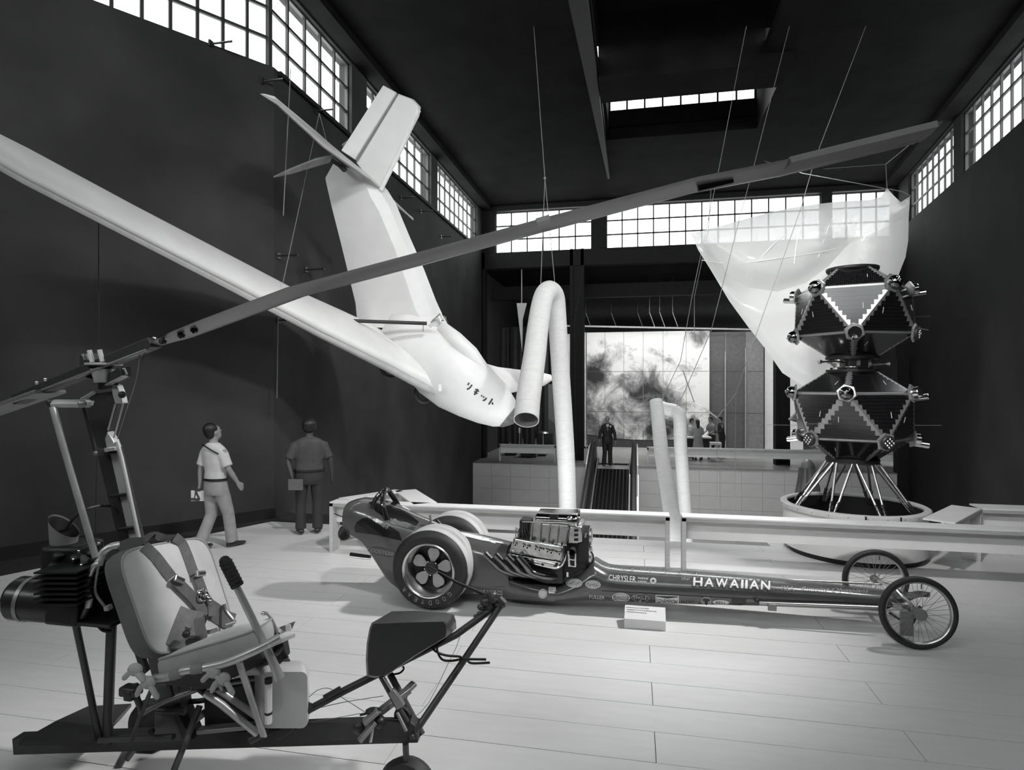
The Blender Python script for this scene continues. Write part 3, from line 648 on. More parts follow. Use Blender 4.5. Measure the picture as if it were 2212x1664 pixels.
# grey partition panels right of the picture
seg = [1534,1568,1612,1650]; PANEL = mat('partition_grey', .10, .4, var=.15); 
t = thing('panel_screen', 'row of tall grey partition panels with thin white joints right of the picture wall', 'partition', (YP(1590,975,YM+.2).x, YM+.2, ZPF))
for i in range(3):
    a, b = YP(seg[i],800,YM+.2).x, YP(seg[i+1],800,YM+.2).x
    for (p0, p1) in ((717,803),(803,893),(893,985)): part('panel', MB().boxa((a+.02,YM+.2,YP(1590,p1,YM+.2).z+.012),(b-.02,YM+.23,YP(1590,p0,YM+.2).z-.012)), mat('partition_mid', .2, .4, var=.15) if i == 2 else PANEL, t, ang=0)
a, b = YP(1534,800,YM+.2).x, YP(1650,800,YM+.2).x; part('joint_backing', MB().boxa((a,YM+.24,ZPF),(b,YM+.26,YP(1590,717,YM+.2).z)), mat('joint_white', .3, .5), t, ang=0)
for px, y0_, y1_ in ((1567,760,985),(1611,752,985)): q = YP(px,800,YM+.1).x; part('light_rail', MB().boxa((q-.03,YM+.12,YP(px,y1_,YM+.1).z),(q+.03,YM+.19,YP(px,y0_,YM+.1).z)), mat('rail_grey', .3, .4), t, ang=0)
a, b = YP(1652,800,YM+.4).x, YP(1735,800,YM+.4).x
solo('white_screen', MB().boxa((a,YM+.4,ZPF),(b,YM+.46,YP(1660,717,YM).z)), WHITE, 'tall white screen panel beside the right hand column', 'screen', ang=0)
a, b = YP(1225,800,YM).x, YP(1233,800,YM).x
solo('white_screen', MB().boxa((a-.1,YM,ZPF),(b+.1,YM+.06,YP(1225,722,YM).z)), WHITE, 'narrow white upright panel beside the left hand column', 'screen', ang=0)
a, b = YP(1168,800,27.5).x, YP(1224,800,27.5).x
t = thing('grey_display_panel', 'grey display panel with a round disc behind the pipe arch', 'display', ((a+b)/2,27.5,ZPF))
part('panel_board', MB().boxa((a,27.5,ZPF),(b,27.55,YP(1200,830,27.5).z)), mat('display_grey', .22, .6), t, ang=0)
q = YP(1178,925,27.5); part('disc', MB().lathe([(.0,.03),(.46,.03),(.47,0)], q, (0,-1,0), n=32), mat('disc_grey', .12, .6), t)
for py in (905, 933): q = YP(1215,py,27.4); part('white_card', MB().box(q, (.16,.02,.14 if py < 910 else .34)), WHITE, t, ang=0)
# dark hangings on the left of the back room
for k, px in enumerate((1062,1092,1120,1150)):
    q = YP(px,800,26.2).x; m = MB(); rings = []
    for i in range(9): rings.append([(q+.3*math.sin(i*.9)+i*.06, 26.2+.05*math.sin(i*2.1+k), z) for z in (ZPF, 4.9)])
    poly = [(q+i*.075, 27.4+.04*math.sin(i*1.7+k), 0) for i in range(8)]
    m = MB().prism([Vector((x,y,ZPF)) for x,y,_ in poly]+[Vector((x,y+.03,ZPF)) for x,y,_ in reversed(poly)], (0,0,5.6))
    solo('dark_hanging', m, mat('hanging_dark', .035, .8, var=.2), '%s dark hanging cloth from the left in the back room behind the platform' % ('first second third fourth'.split()[k]), 'curtain', 'dark hangings in the back room')
q0, q1 = D(1116,655,24.6), D(1128,700,24.6)
solo('tilted_panel', MB().prism([D(1116,655,24.6), D(1138,655,24.6), D(1129,690,24.6), D(1128,760,24.6)], (0,.04,0)).tube([D(1127,657,24.62),(D(1127,657,24.62).x,D(1127,657,24.62).y,6.9)],.02,5), WHITE, 'small pale tilted panel high behind the pipe arch', 'panel', ang=0)
# hanger rail with rods above the picture
t = thing('hanger_rail', 'thin rail with short hanger rods above the picture wall', 'rail', tuple(YP(1400,708,27.7)))
p, q = YP(1215,704,27.7), YP(1625,712,27.7); part('rail', MB().beam(p, q, .05, .07), GREYM, t, ang=0)
for px in (1270,1325,1382,1408,1430,1458): 
    a = YP(px+6,706,27.7); part('hanger_rod', MB().tube([a, a+Vector((-.22,.0,.62))], .018, 5).tube([a+Vector((-.22,.0,.62)), (a.x-.22,a.y,6.9)], .004, 4), ALU if px in (1408,1430,1458) else DKM, t, ang=0)
# ================= MOVING RAMP =================
t = thing('moving_ramp', 'black moving walkway ramp rising to the platform below the man in the suit', 'escalator', (-.7, 14.6, ZL))
def rp(x, y, dz=0):
    z = ZPF if y > 22.1 else ZPF-(22.1-y)*.325
    return Vector((x, y, z+dz))
Lx, Rx = -1.30, -.18; ys = [14.6, 18, 20, 21.4, 22.1, 23.0]
m = MB(); rings = [[rp(Lx,y,.0), rp(Rx,y,.0), rp(Rx,y,-.12), rp(Lx,y,-.12)] for y in ys]; part('belt', m.loft(rings), mat('ramp_belt', .006, .8, var=.1, spec=.03), t, ang=0)
me = MB()
for i in range(9): x = lerp(Lx,Rx,(i+.5)/9); part('belt_groove', MB().loft([[rp(x-.012,y,.004), rp(x+.012,y,.004), rp(x+.012,y,-.02), rp(x-.012,y,-.02)] for y in ys]), BLACK, t, ang=0)
part('comb_plate', MB().loft([[rp(Lx,y,.006), rp(Rx,y,.006), rp(Rx,y,-.03), rp(Lx,y,-.03)] for y in (21.9,22.1,22.45)]), GREYM, t, ang=0)
for s, x in ((-1, Lx), (1, Rx)):
    xo = x+s*.26
    part('balustrade', MB().loft([[rp(x,y,-.6), rp(xo,y,-.6), rp(xo,y,.78), rp(x+s*.1,y,.78)] for y in ys]), mat('balustrade_dark', .018, .5, spec=.3), t, ang=0)
    part('skirt_panel', MB().loft([[rp(x-s*.004,y,-.02), rp(x-s*.004,y,.2), rp(x+s*.02,y,.2), rp(x+s*.02,y,-.02)] for y in ys]), GREYM, t, ang=0)
    H1 = [rp(x+s*.16,y,.84) for y in ys]; H1 += [rp(x+s*.16,23.25,.76), rp(x+s*.16,23.4,.55), rp(x+s*.16,23.3,.3)]
    part('handrail', MB().tube(curve(H1,3), .055, 8), RUBBER, t)
    part('side_panel', MB().loft([[rp(xo+s*.01,y,-.3), rp(xo+s*.05,y,-.3), rp(xo+s*.05,y,.74), rp(xo+s*.01,y,.74)] for y in (20.6,21.4,22.1,23.0)]), WHITE, t, ang=0)
# ================= CABLES =================
def cable(pts, lab, r=.006, m=CABLE, nm='hanging_cable', dz=None):
    return solo(nm, MB().tube(pts, r, 5), m, lab, 'cable', 'hanging cables')
def ctop(px, py): return ZP(px, py, ZC-.005)
t = thing('pipe_sling', 'steel cable splitting in two to carry the white pipe arch', 'cable', tuple(ctop(1153,57)), 'hanging cables')
j = D(1177,385,11.5); part('main_cable', MB().tube([ctop(1153,57), j], .008, 5), CABLE, t); part('shackle', MB().ball(j, .025, 8, 6), GREYM, t)
part('leg_cable', MB().tube([j, D(1168,614,11.1)], .007, 5), CABLE, t); part('leg_cable', MB().tube([j, D(1199,618,11.35)], .007, 5), CABLE, t)
cable([ctop(1612,57), D(1550,380,11.3), D(1495,640,11.2), D(1470,780,11.1), D(1428,866,10.9)], 'cable sloping from the ceiling to the top of the leaning white pipe')
cable([ctop(1705,57), D(1628,360,11.4), D(1595,482,10.0), D(1536,715,10.4), D(1478,848,10.7), D(1460,884,10.95)], 'cable crossing in front of the balloon to the bent white pipe')
cable([ctop(1870,57), D(1760,345,10.2), D(1730,450,9.6), D(1620,760,9.6), D(1590,850,9.6), D(1549,903,9.6)], 'rightmost cable sloping down across the balloon film')
cable([ZP(1536,408,ZC-.01), D(1530,498,22.4), D(1500,640,20), D(1500,722,19.5)], 'short pale cable hanging at the left corner of the balloon', r=.015)
cable([D(1475,800,14), D(1500,870,13.6), D(1519,880,13.6), D(1549,903,9.7)], 'pale bent wire in front of the group of visitors', r=.012, m=ALU)
cable([D(1590,850,9.6), D(1586,1112,9.6), D(1584,1560,9.6)], 'thin vertical wire hanging below the balloon', r=.003)
cable([D(1549,905,9.65), D(1549,1000,9.7), D(1549,1555,9.7)], 'thin vertical wire in front of the visitors', r=.003)
cable([ctop(1990,290) if False else D(1990,292,16.5), D(1913,355,13.0), D(1916,407,11.8)], 'tether cable holding the top corner of the balloon', r=.006)
cable([D(1913,355,13.0), D(1780,365,15.5)], 'thin tether running left from the balloon top', r=.005)
cable([ZP(1652,348,ZC-.01), D(1735,375,14.5), D(1950,414,12.2), D(1968,424,12)], 'long pale tether above the balloon to the right wall', r=.009)
cable([D(1247,1002,22.7), D(1243,912,22.8), D(1240,700,23.2), YP(1262,572,YB-.06)], 'thin dark cable beside the left column', r=.006, m=DKM)
cable([D(628,148,9.6), D(612,466,9.5)], 'thin vertical cable at the left tip of the tailplane', r=.007)
t = thing('aircraft_sling', 'thin cable meeting in a peak above the left wing of the aircraft', 'cable', tuple(D(690,245,11.0)), 'hanging cables')
part('leg_cable', MB().tube([D(690,245,11.0), D(611,612,9.0)], .006, 5), CABLE, t); part('leg_cable', MB().tube([D(690,245,11.0), D(712,330,10.4)], .006, 5), CABLE, t)
cable([D(601,690,9.8), D(598,860,9.8)], 'thin pale cable hanging on the dark left wall', r=.008, m=ALU)
cable([D(213,480,7.6), D(213,770,7.6), D(206,1190,7.6)], 'thin dark cable hanging on the near left wall', r=.006, m=BLACK)
# rods sticking out of the left wall
def rods():
    L_ = [(455,95),(567,176),(680,240),(745,428),(865,428),(908,457),(952,512),(985,545),(600,553),(660,583),(600,692),(660,708)]
    lab = 'first second third fourth fifth sixth seventh eighth ninth tenth eleventh twelfth'.split()
    for i, (px, py) in enumerate(L_):
        if px > 592: q = XP(px, py, XL)
        else:
            a, b = ray(px); t_ = (LC[0]*b-LC[1]*a)/(a*LD.y-b*LD.x)*-1; t_ = (b*LC[0]-a*LC[1])/(a*LD.y-b*LD.x); X, Y = LC[0]+LD.x*t_, LC[1]+LD.y*t_; q = D(px, py, Y/b)
        th = thing('wall_bracket', 'small dark bracket rod on the left wall, %s from the upper left' % lab[i], 'bracket', tuple(q), 'bracket rods on the left wall')
        part('wall_plate', MB().box(q+Vector((.01,0,0)), (.03,.1,.1)), BLACK, th, ang=0); part('rod', MB().tube([q, q+Vector((.38,.0,.0))], .017, 6), BLACK, th)
rods()
# ================= DRAGSTER (lies along the hall's width, front to the right) =================
CARY = 5.83
BODY = mat('car_body', .1, .22, .15, var=.12, scale=3, coat=.5); BODYD = mat('car_black_panel', .012, .2, var=.1, coat=.4)
DEC = mat('decal_white', .7, .5, var=.03); DECK2 = mat('decal_dark', .03, .5, var=.05); DECG = mat('decal_grey', .3, .5, var=.05)
car = thing('dragster', 'long dark front-engined dragster with chrome engine and wire front wheels', 'racing car', (0, CARY, 0))
def prof(lst, Y): return sorted([(p.x, p.z) for p in (YP(x, y, Y) for x, y in lst)])
def at(pr_, x):
    if x <= pr_[0][0]: return pr_[0][1]
    for (a, u), (b, v) in zip(pr_, pr_[1:]):
        if x <= b: return lerp(u, v, (x-a)/(b-a))
    return pr_[-1][1]
def hull_loft(xs, top, bot, wid, n=28, sq=3.2, yc=CARY):
    rings = []
    for x in xs:
        zt, zb = at(top, x), at(bot, x); w = at(wid, x); c = (zt+zb)/2; h = (zt-zb)/2; r = []
        for k in range(n):
            a = 2*PI*k/n; ca, sa = math.cos(a), math.sin(a); e = sq if sa < 0 else 2.7
            r.append(Vector((x, yc+w*math.copysign(abs(ca)**(2/e), ca), c+h*math.copysign(abs(sa)**(2/e), sa))))
        rings.append(r)
    return rings
def rng(a, b, n): return [lerp(a, b, i/n) for i in range(n+1)]
# front cowl
topA = prof([(1196,1262),(1222,1254),(1250,1238),(1272,1219),(1286,1209),(1296,1217),(1316,1227),(1345,1231),(1480,1240),(1650,1254),(1800,1268),(1900,1279),(1960,1286),(2013,1294)], CARY-.04)
botA = prof([(1190,1303),(1320,1306),(1500,1314),(1640,1318),(1800,1322),(1895,1324),(1935,1323),(1975,1313),(2013,1296)], CARY-.2)
xa0, xa1 = YP(1199,1280,CARY-.24).x, topA[-1][0]
L_ = xa1-xa0; widA = [(xa0,.235),(xa0+.3*L_,.225),(xa0+.6*L_,.18),(xa0+.85*L_,.135),(xa0+.93*L_,.1),(xa1-.02,.045),(xa1,.012)]
mA = MB().loft(hull_loft([xa0+L_*t for t in rng(0,.16,16)+rng(.18,.9,26)+rng(.92,1,7)], topA, botA, widA))
cowl = part('front_cowl', mA, BODY, car, ang=.7)
seam = MB()
P = onto([(1200,1273),(1300,1276),(1420,1283),(1560,1291),(1700,1297),(1830,1303),(1895,1306)], bvh_of(mA), .001); part('panel_seam', MB().tube(P, .0035, 5), BLACK, cowl)
for px in (1335,1367,1400,1433,1468,1502): 
    q = YP(px, 1226+(px-1335)*.083, CARY-.08); part('cowl_fastener', MB().ball(q, (.02,.008,.006), 8, 5), CHROME, cowl)
# middle body beside the engine
topB = prof([(960,1148),(1000,1156),(1060,1170),(1100,1180),(1104,1230),(1150,1250),(1200,1260)], CARY-.1); botB = prof([(940,1292),(1030,1291),(1100,1298),(1205,1304)], CARY-.2)
xb0, xb1 = YP(965,1200,CARY-.2).x, YP(1201,1200,CARY-.2).x
mB = MB().loft(hull_loft(sorted(rng(xb0,xb1,22)+[topB[3][0]-.01, topB[4][0]+.01]), topB, botB, [(xb0,.2),(xb0+.3*(xb1-xb0),.235),(xb1,.236)], sq=5))
mid = part('middle_body', mB, BODY, car, ang=.7)
bm = bvh_of(mB)
for l in ([(1012,1186),(1060,1196),(1108,1202)], [(1090,1203),(1090,1298)], [(1199,1262),(1199,1303)], [(1012,1266),(1090,1268)]):
    P = onto(l, bm, .001)
    if P: part('panel_seam', MB().tube(P, .003, 5), BLACK, mid)
v, f = ell_px((1138,1254),40,9,4); decal('side_scoop', v, f, bm, BODYD, mid, .004)
# tail with cockpit
topC = prof([(742,1090),(756,1083),(776,1079),(800,1083),(830,1093),(860,1103),(900,1120),(950,1140),(1000,1158)], CARY-.08)
botC = prof([(738,1163),(756,1166),(774,1176),(790,1192),(812,1226),(835,1262),(862,1286),(890,1294),(1000,1293)], CARY-.2)
xc0, xc1 = YP(739,1120,CARY-.2).x, YP(1000,1200,CARY-.2).x
mC = MB().loft(hull_loft(rng(xc0,xc1,30), topC, botC, [(xc0,.2),(xc0+.15*(xc1-xc0),.235),(xc0+.4*(xc1-xc0),.265),(xc0+.6*(xc1-xc0),.21),(xc1,.19)], sq=3.5))
tail = part('tail_body', mC, BODY, car, ang=.8); bc = bvh_of(mC)
v = [(768,1150),(766,1138),(772,1127),(783,1120),(798,1118),(815,1121),(838,1134),(862,1150),(868,1168),(845,1163),(810,1155)]
decal('side_opening', v, [tuple(range(len(v)))], bc, BODYD, tail, .004, 4)
part('parachute_pack', MB().ball(YP(747,1149,CARY-.12), (.05,.14,.085), 14, 8), RUBBER, tail)
# cockpit well, padding with studs, cage
ck = [(796,1086),(808,1083),(830,1090),(862,1099),(882,1110),(905,1128),(893,1146),(868,1138),(840,1122),(812,1106)]
decal('cockpit_opening', ck, [tuple(range(len(ck)))], bc, BODYD, tail, .004)
far = [(799,1085),(815,1081),(840,1088),(868,1098),(905,1130),(900,1133),(866,1110),(835,1098),(806,1092)]
pad = MB().prism([YP(x, y, CARY+.05) for x, y in ((797,1088),(812,1082),(845,1089),(872,1102),(908,1130),(880,1134),(840,1118),(812,1104))], (0,.1,0)); pd = part('cockpit_padding', pad, BODYD, car)
bp_ = bvh_of(pad)
for i in range(7):
    for k in range(4):
        x = 812+i*11+k*5; y = 1092+i*5.5+k*7-(2 if i < 2 else 0)
        p = onto([(x, y)], bp_, .003)
        if p: part('stud', MB().ball(p[0], (.008,.006,.013), 6, 4), GREYM, pd)
cage = MB()
yl, yr = CARY-.2, CARY+.2
hoop = curve([YP(836,1122,yl), YP(827,1090,yl+.02), YP(829,1066,CARY-.08), YP(835,1059,CARY), YP(842,1064,CARY+.08), YP(860,1092,yr), YP(873,1118,yr)], 6)
part('roll_hoop', MB().tube(hoop, .026, 10), mat('cage_black', .012, .18, var=.05, coat=.5), car)
part('cage_bar', MB().tube(curve([YP(804,1098,yl+.03), YP(812,1078,yl+.1), YP(824,1064,CARY-.06), YP(834,1060,CARY)],5), .024, 10), MATS['cage_black'], car)
part('cage_bar', MB().tube(curve([YP(833,1060,CARY), YP(829,1084,CARY-.16), YP(835,1118,yl)],5), .012, 8), ALU, car)
part('cockpit_edge', MB().tube(curve([YP(872,1116,yr), YP(888,1123,yr-.02), YP(907,1132,yr-.06)],4), .014, 8), BLACK, car)
part('brake_lever', MB().tube([YP(932,1145,CARY-.1), YP(929,1113,CARY-.1)], .011, 8), GREYM, car); part('shift_lever', MB().tube([YP(953,1134,CARY), YP(944,1124,CARY)], .012, 8), BLACK, car)
part('windscreen_frame', MB().ball(YP(882,1141,CARY-.1), (.05,.05,.02), 10, 6), CHROME, car)
part('push_bar', MB().tube([YP(757,1198,CARY-.1), YP(800,1204,CARY-.1)], .02, 10), BLACK, car); part('push_bar', MB().tube([YP(757,1203,CARY-.12), YP(800,1208,CARY-.12)], .009, 8), ALU, car)
part('fuel_line', MB().tube([YP(722,1110,CARY+.2), YP(748,1120,CARY-.15)], .006, 6), BLACK, tail)
part('under_tray', MB().boxa((YP(1100,1300,CARY).x, CARY-.14, .05), (YP(1195,1300,CARY).x, CARY+.14, .14)), BLACK, car, bevel=.02)
part('front_beam', MB().tube([YP(1640,1303,CARY-.2), YP(1900,1313,CARY-.2)], .012, 8), ALU, car); part('front_beam', MB().tube([YP(1640,1307,CARY-.2), YP(1905,1318,CARY-.2)], .008, 8), GREYM, car)
part('spring_clip', MB().box(YP(1668,1312,CARY-.22), (.07,.03,.06)), GREYM, car, bevel=.006); part('beam_bolt', MB().ball(YP(1634,1298,CARY-.2), .018, 8, 6), DKM, car)
part('upper_rod', MB().tube([YP(1655,1251,CARY+.1), YP(1905,1263,CARY+.22)], .009, 8), ALU, car)
# ---- wheels
def tyre_letters(word, c, r, a0, a1, h, yf, par):
    for i, ch in enumerate(word):
        a = lerp(a0, a1, i/(len(word)-1)); v, f = text2d(ch); ca = Vector((math.cos(a),0,math.sin(a))); tx = Vector((math.sin(a),0,-math.cos(a)))
        w_ = h*(.35 if ch == 'I' else .72); m = MB(); m.v = [Vector((c.x,yf,c.z))+tx*(-(p-.5)*w_)*-1+ca*(r+(q-.5)*h) for p, q in v]; m.f = f
        part('letter', m, DECG, par, ang=0, norm=False)
def slick(x, yo, wd, s, r=.373):
    """rear tyre: yo = outer face, s = +1 when the outer face looks to the viewer"""
    c = Vector((x, yo, r)); ax = Vector((0, s, 0))
    w = part('rear_wheel', MB().lathe([(.245,.035),(.25,.012),(.275,.0),(.31,-.004),(.34,.01),(.358,.035),(.3675,.06)], c, ax, n=56), RUBBER, car, ang=1.2)
    part('tread', MB().lathe([(.3675,.06),(.372,.1),(r,wd/2),(.372,wd-.1),(.3675,wd-.06)], c, ax, n=56), mat('worn_tread', .42, .75, var=.35, scale=3, stretch=(1,4,1)), w, ang=1.2)
    part('inner_sidewall', MB().lathe([(.3675,wd-.06),(.358,wd-.035),(.335,wd-.01),(.29,wd+.002),(.2,wd-.012),(.195,wd-.05)], c, ax, n=56), RUBBER, w, ang=1.2)
    rim = part('rim', MB().lathe([(.25,.03),(.258,.006),(.25,-.002),(.24,.002),(.23,.025),(.217,.06),(.202,.11),(.192,.16)], c, ax, n=48), mat('polished_rim', .62, .3, 1, var=.1), w, ang=1)
    part('rim_well', MB().lathe([(.192,.16),(.0,.175)], c, ax, n=32), BLACK, w)
    hub = c+ax*.105
    for k in range(5):
        a = R(90-8)+2*PI*k/5; ca = Vector((math.cos(a),0,math.sin(a))); tx = Vector((-math.sin(a),0,math.cos(a))); poly = []
        for rr, ww in ((.045,.018),(.075,.028),(.11,.048),(.145,.06),(.172,.052),(.19,.034)): poly.append((rr,ww))
        pts = [hub+ca*q+tx*ww+ax*(.012-.06*(q-.045)) for q, ww in poly]+[hub+ca*q-tx*ww+ax*(.012-.06*(q-.045)) for q, ww in reversed(poly)]
        part('spoke', MB().prism(pts, ax*.014), mat('spoke_grey', .42, .4, .6, var=.15), w, ang=.3, bevel=.004)
    part('hub', MB().lathe([(.062,.012),(.06,-.006),(.05,-.012),(.036,-.014),(.034,-.004),(.0,-.002)], hub, ax, n=20), DKM, w, ang=.4)
    for k in range(5):
        a = R(54-8)+2*PI*k/5; part('lug_nut', MB().ball(hub+Vector((math.cos(a)*.066,0,math.sin(a)*.066))-ax*.004, .009, 8, 6), CHROME, w)
    if s > 0:
        tyre_letters('GOODYEAR', c, .288, R(-42), R(-142), .042, yo-.006, w)
    return w
slick(-1.875, 5.35, .40, 1); slick(-1.875, 6.40, .40, -1)
part('rear_axle', MB().tube([(-1.875,5.46,.373),(-1.875,6.3,.373)], .045, 12), DKM, car)
def wire_wheel(c, tilt):
    M = Matrix.Rotation(tilt, 3, 'X'); ax = M@Vector((0,1,0)); r = .287
    w = part('front_wheel', MB().lathe([(r-.042,-.018),(r-.03,-.026),(r-.012,-.024),(r-.002,-.01),(r,0),(r-.002,.01),(r-.012,.024),(r-.03,.026),(r-.042,.018),(r-.045,0),(r-.042,-.018)], c, ax, n=56), RUBBER, car, ang=1.2)
    part('rim', MB().lathe([(r-.044,-.02),(r-.055,-.014),(r-.058,0),(r-.055,.014),(r-.044,.02),(r-.046,0),(r-.044,-.02)], c, ax, n=48), ALU, w, ang=1)
    part('hub', MB().lathe([(.0,-.05),(.034,-.048),(.036,-.03),(.02,-.026),(.02,.026),(.034,.03),(.034,.045),(0,.048)], c, ax, n=18), GREYM, w, ang=.5)
    me = None
    for k in range(36):
        a = 2*PI*k/36; b = a+(.55 if k % 2 else -.55); s = .028 if (k//2) % 2 else -.028
        p = c+M@Vector((math.cos(b)*.03, s, math.sin(b)*.03)); q = c+M@Vector((math.cos(a)*(r-.056), 0, math.sin(a)*(r-.056)))
        part('spoke', MB().tube([p,q], .0018, 4), GREYM, w, ang=0)
    part('valve', MB().tube([c+M@Vector((.03,-.0,r-.06)), c+M@Vector((.028,0,r-.1))], .004, 5), BLACK, w)
    return w
wc = Vector((2.215, 5.372, .287)); wire_wheel(wc, R(-3)); wf = Vector((2.2, 6.2, .287)); wire_wheel(wf, R(3))
part('front_axle', MB().tube([wc, lerp(wc,wf,.5)+Vector((0,0,.06)), wf], .018, 10), CHROME, car)
part('axle_plate', MB().lathe([(.05,-.005),(.05,.005)], wc-Vector((0,.05,0)), (0,1,0), n=8, cap=True), GREYM, car)
part('steering_arm', MB().tube([wc+Vector((-.17,.1,-.05)), wc+Vector((.0,.1,-.16))], .01, 6), DKM, car); part('spindle_plate', MB().box(wc+Vector((-.05,.08,-.12)), (.1,.02,.2)), GREYM, car, bevel=.005); part('axle_fork', MB().beam(wc+Vector((-.15,.09,.02)), wc+Vector((-.02,.09,.0)), .03, .04), CHROME, car)
part('spindle_post', MB().beam(wc+Vector((.06,.1,.02)), wc+Vector((-.03,.1,-.19)), .02, .02), DKM, car)
# ---- engine
EY = CARY
eng = MB()
def quad(px, Y, dep, dz=(0,0)):
    a = [YP(x, y, Y) for x, y in px]; return [*a, *[p+Vector((0,dep,0)) for p in a]]
def slab(name, px, Y, dep, m, par=car, bevel=.006, ang=.5): return part(name, MB().prism([YP(x, y, Y) for x, y in px], (0,dep,0)), m, par, ang=ang, bevel=bevel)
block = slab('engine_block', [(1098,1188),(1215,1206),(1216,1262),(1180,1262),(1096,1236)], EY-.2, .42, DKM, bevel=.01)
VC = mat('valve_cover_chrome', .7, .22, 1, var=.2, scale=20)
hd = slab('valve_cover', [(1110,1161),(1217,1182),(1214,1215),(1099,1195)], EY-.27, .2, VC, bevel=.018)
for i in range(8):
    x = lerp(1116,1206,i/7)+(3 if i%2 else -2); y = lerp(1177,1196,i/7)
    q = YP(x, y, EY-.275); part('plug_tube', MB().lathe([(.0165,0),(.0165,-.016),(.011,-.016),(.011,-.004),(0,-.004)], q, (0,1,0), n=14), CHROME, hd, ang=.5)
    part('plug_boot', MB().ball(q+Vector((0,.002,0)), .0095, 8, 6), BLACK, hd)
slab('head_rail', [(1099,1197),(1213,1216),(1212,1224),(1099,1204)], EY-.27, .08, CHROME, hd, .004); slab('head_rail', [(1101,1207),(1205,1222),(1204,1227),(1102,1211)], EY-.262, .06, DKM, hd, .003)
part('water_pipe', MB().tube(curve([YP(1220,1180,EY-.26), YP(1221,1198,EY-.28), YP(1216,1216,EY-.29), YP(1206,1226,EY-.29), YP(1190,1226,EY-.29), YP(1152,1217,EY-.28)],5), .013, 10), CHROME, hd)
part('water_manifold', MB().tube([YP(1150,1213,EY-.28), YP(1196,1223,EY-.28)], .018, 8), VC, hd)
for x, y in ((1150,1212),(1172,1220),(1201,1222)): part('manifold_clamp', MB().ball(YP(x, y, EY-.3), .014, 8, 6), DKM, hd)
# blower with ribs
bl = slab('blower_case', [(1150,1128),(1228,1136),(1222,1178),(1147,1170)], EY-.2, .4, mat('blower_alu', .62, .3, 1, var=.15, scale=14), bevel=.012)
for i in range(5):
    f = i/4; a = YP(lerp(1151,1227,f), lerp(1128,1137,f), EY-.2); b = YP(lerp(1148,1221,f), lerp(1170,1177,f), EY-.2)
    part('blower_rib', MB().prism([a+Vector((-.006,0,0)), a+Vector((.006,0,0)), a+Vector((.008,-.035,-.03)), b+Vector((.012,-.05,.02)), b+Vector((.008,0,0)), b+Vector((-.006,0,0))], (0,.0,0)).beam(a+Vector((0,-.018,-.01)), b+Vector((0,-.028,.01)), .013, .05, up=(0,1,0)), ALU, bl, ang=0)
for i in range(4): q = YP(lerp(1153,1218,(i+.0)/3.2), lerp(1166,1176,i/3.2), EY-.235); part('rib_bolt', MB().ball(q, .012, 8, 6), DKM, bl)
slab('manifold_plate', [(1146,1170),(1224,1178),(1222,1186),(1140,1176)], EY-.22, .42, VC, bl, .005)
# injector scoop, open at the front
s0, s1 = YP(1161,1116,EY).x, YP(1247,1118,EY).x; zc_ = YP(1205,1116,EY-.1).z-.028
def rr_ring(x, hw, hh, z, n=24): return [Vector((x, EY+hw*math.copysign(abs(math.cos(2*PI*k/n))**.45, math.cos(2*PI*k/n)), z+hh*math.copysign(abs(math.sin(2*PI*k/n))**.55, math.sin(2*PI*k/n)))) for k in range(n)]
sc_ = MB().loft([rr_ring(s0+.0,.13,.035,zc_+.0), rr_ring(s0+.015,.165,.055,zc_), rr_ring(lerp(s0,s1,.6),.18,.058,zc_), rr_ring(s1,.19,.064,zc_-.002)], cap=False)
sc_.add(rr_ring(s0,.13,.035,zc_), [tuple(range(24))])
so = part('injector_scoop', sc_, mat('scoop_chrome', .38, .16, 1, var=.1), car, ang=.7)
part('scoop_lip', MB().loft([rr_ring(s1,.192,.066,zc_-.002), rr_ring(s1+.012,.19,.064,zc_-.002), rr_ring(s1+.01,.178,.054,zc_-.002), rr_ring(s1-.06,.172,.05,zc_-.002)], cap=False), CHROME, so, ang=.7)
part('scoop_floor', MB().add(rr_ring(s1-.06,.172,.05,zc_-.002), [tuple(range(24))]), mat('scoop_inside', .4, .4, var=.1), so, ang=0)
slab('side_badge', [(1186,1111),(1205,1112),(1205,1123),(1188,1123)], EY-.19, .02, BLACK, so, .003)
part('throttle_rod', MB().tube([YP(1128,1127,EY-.22), YP(1225,1129,EY-.22)], .006, 6), CHROME, so); part('fuel_bend', MB().ball(YP(1231,1120,EY-.19), (.03,.03,.02), 10, 6), CHROME, so)
slab('injector_base', [(1155,1127),(1236,1130),(1230,1137),(1152,1131)], EY-.17, .34, DKM, car, .004)
# magneto group at the rear of the engine
mg = slab('magneto', [(1122,1124),(1145,1127),(1144,1140),(1142,1166),(1121,1160)], EY-.14, .2, BLACK, car, .01)
for i in range(7): q = YP(1126+i%4*5, 1130+(i//4)*9, EY-.15); part('magneto_lead', MB().tube(curve([q, q+Vector((-.01,-.03,-.05)), YP(lerp(1116,1205,i/6), lerp(1176,1194,i/6), EY-.285)],4), .0045, 5), RUBBER, mg)
part('oil_breather', MB().tube([YP(1114,1141,EY-.2), YP(1113,1166,EY-.2)], .006, 6), CHROME, mg); part('breather_cap', MB().ball(YP(1116,1142,EY-.2), .012, 8, 6), CHROME, mg); part('fitting', MB().ball(YP(1114,1168,EY-.22), .025, 8, 6), CHROME, mg)
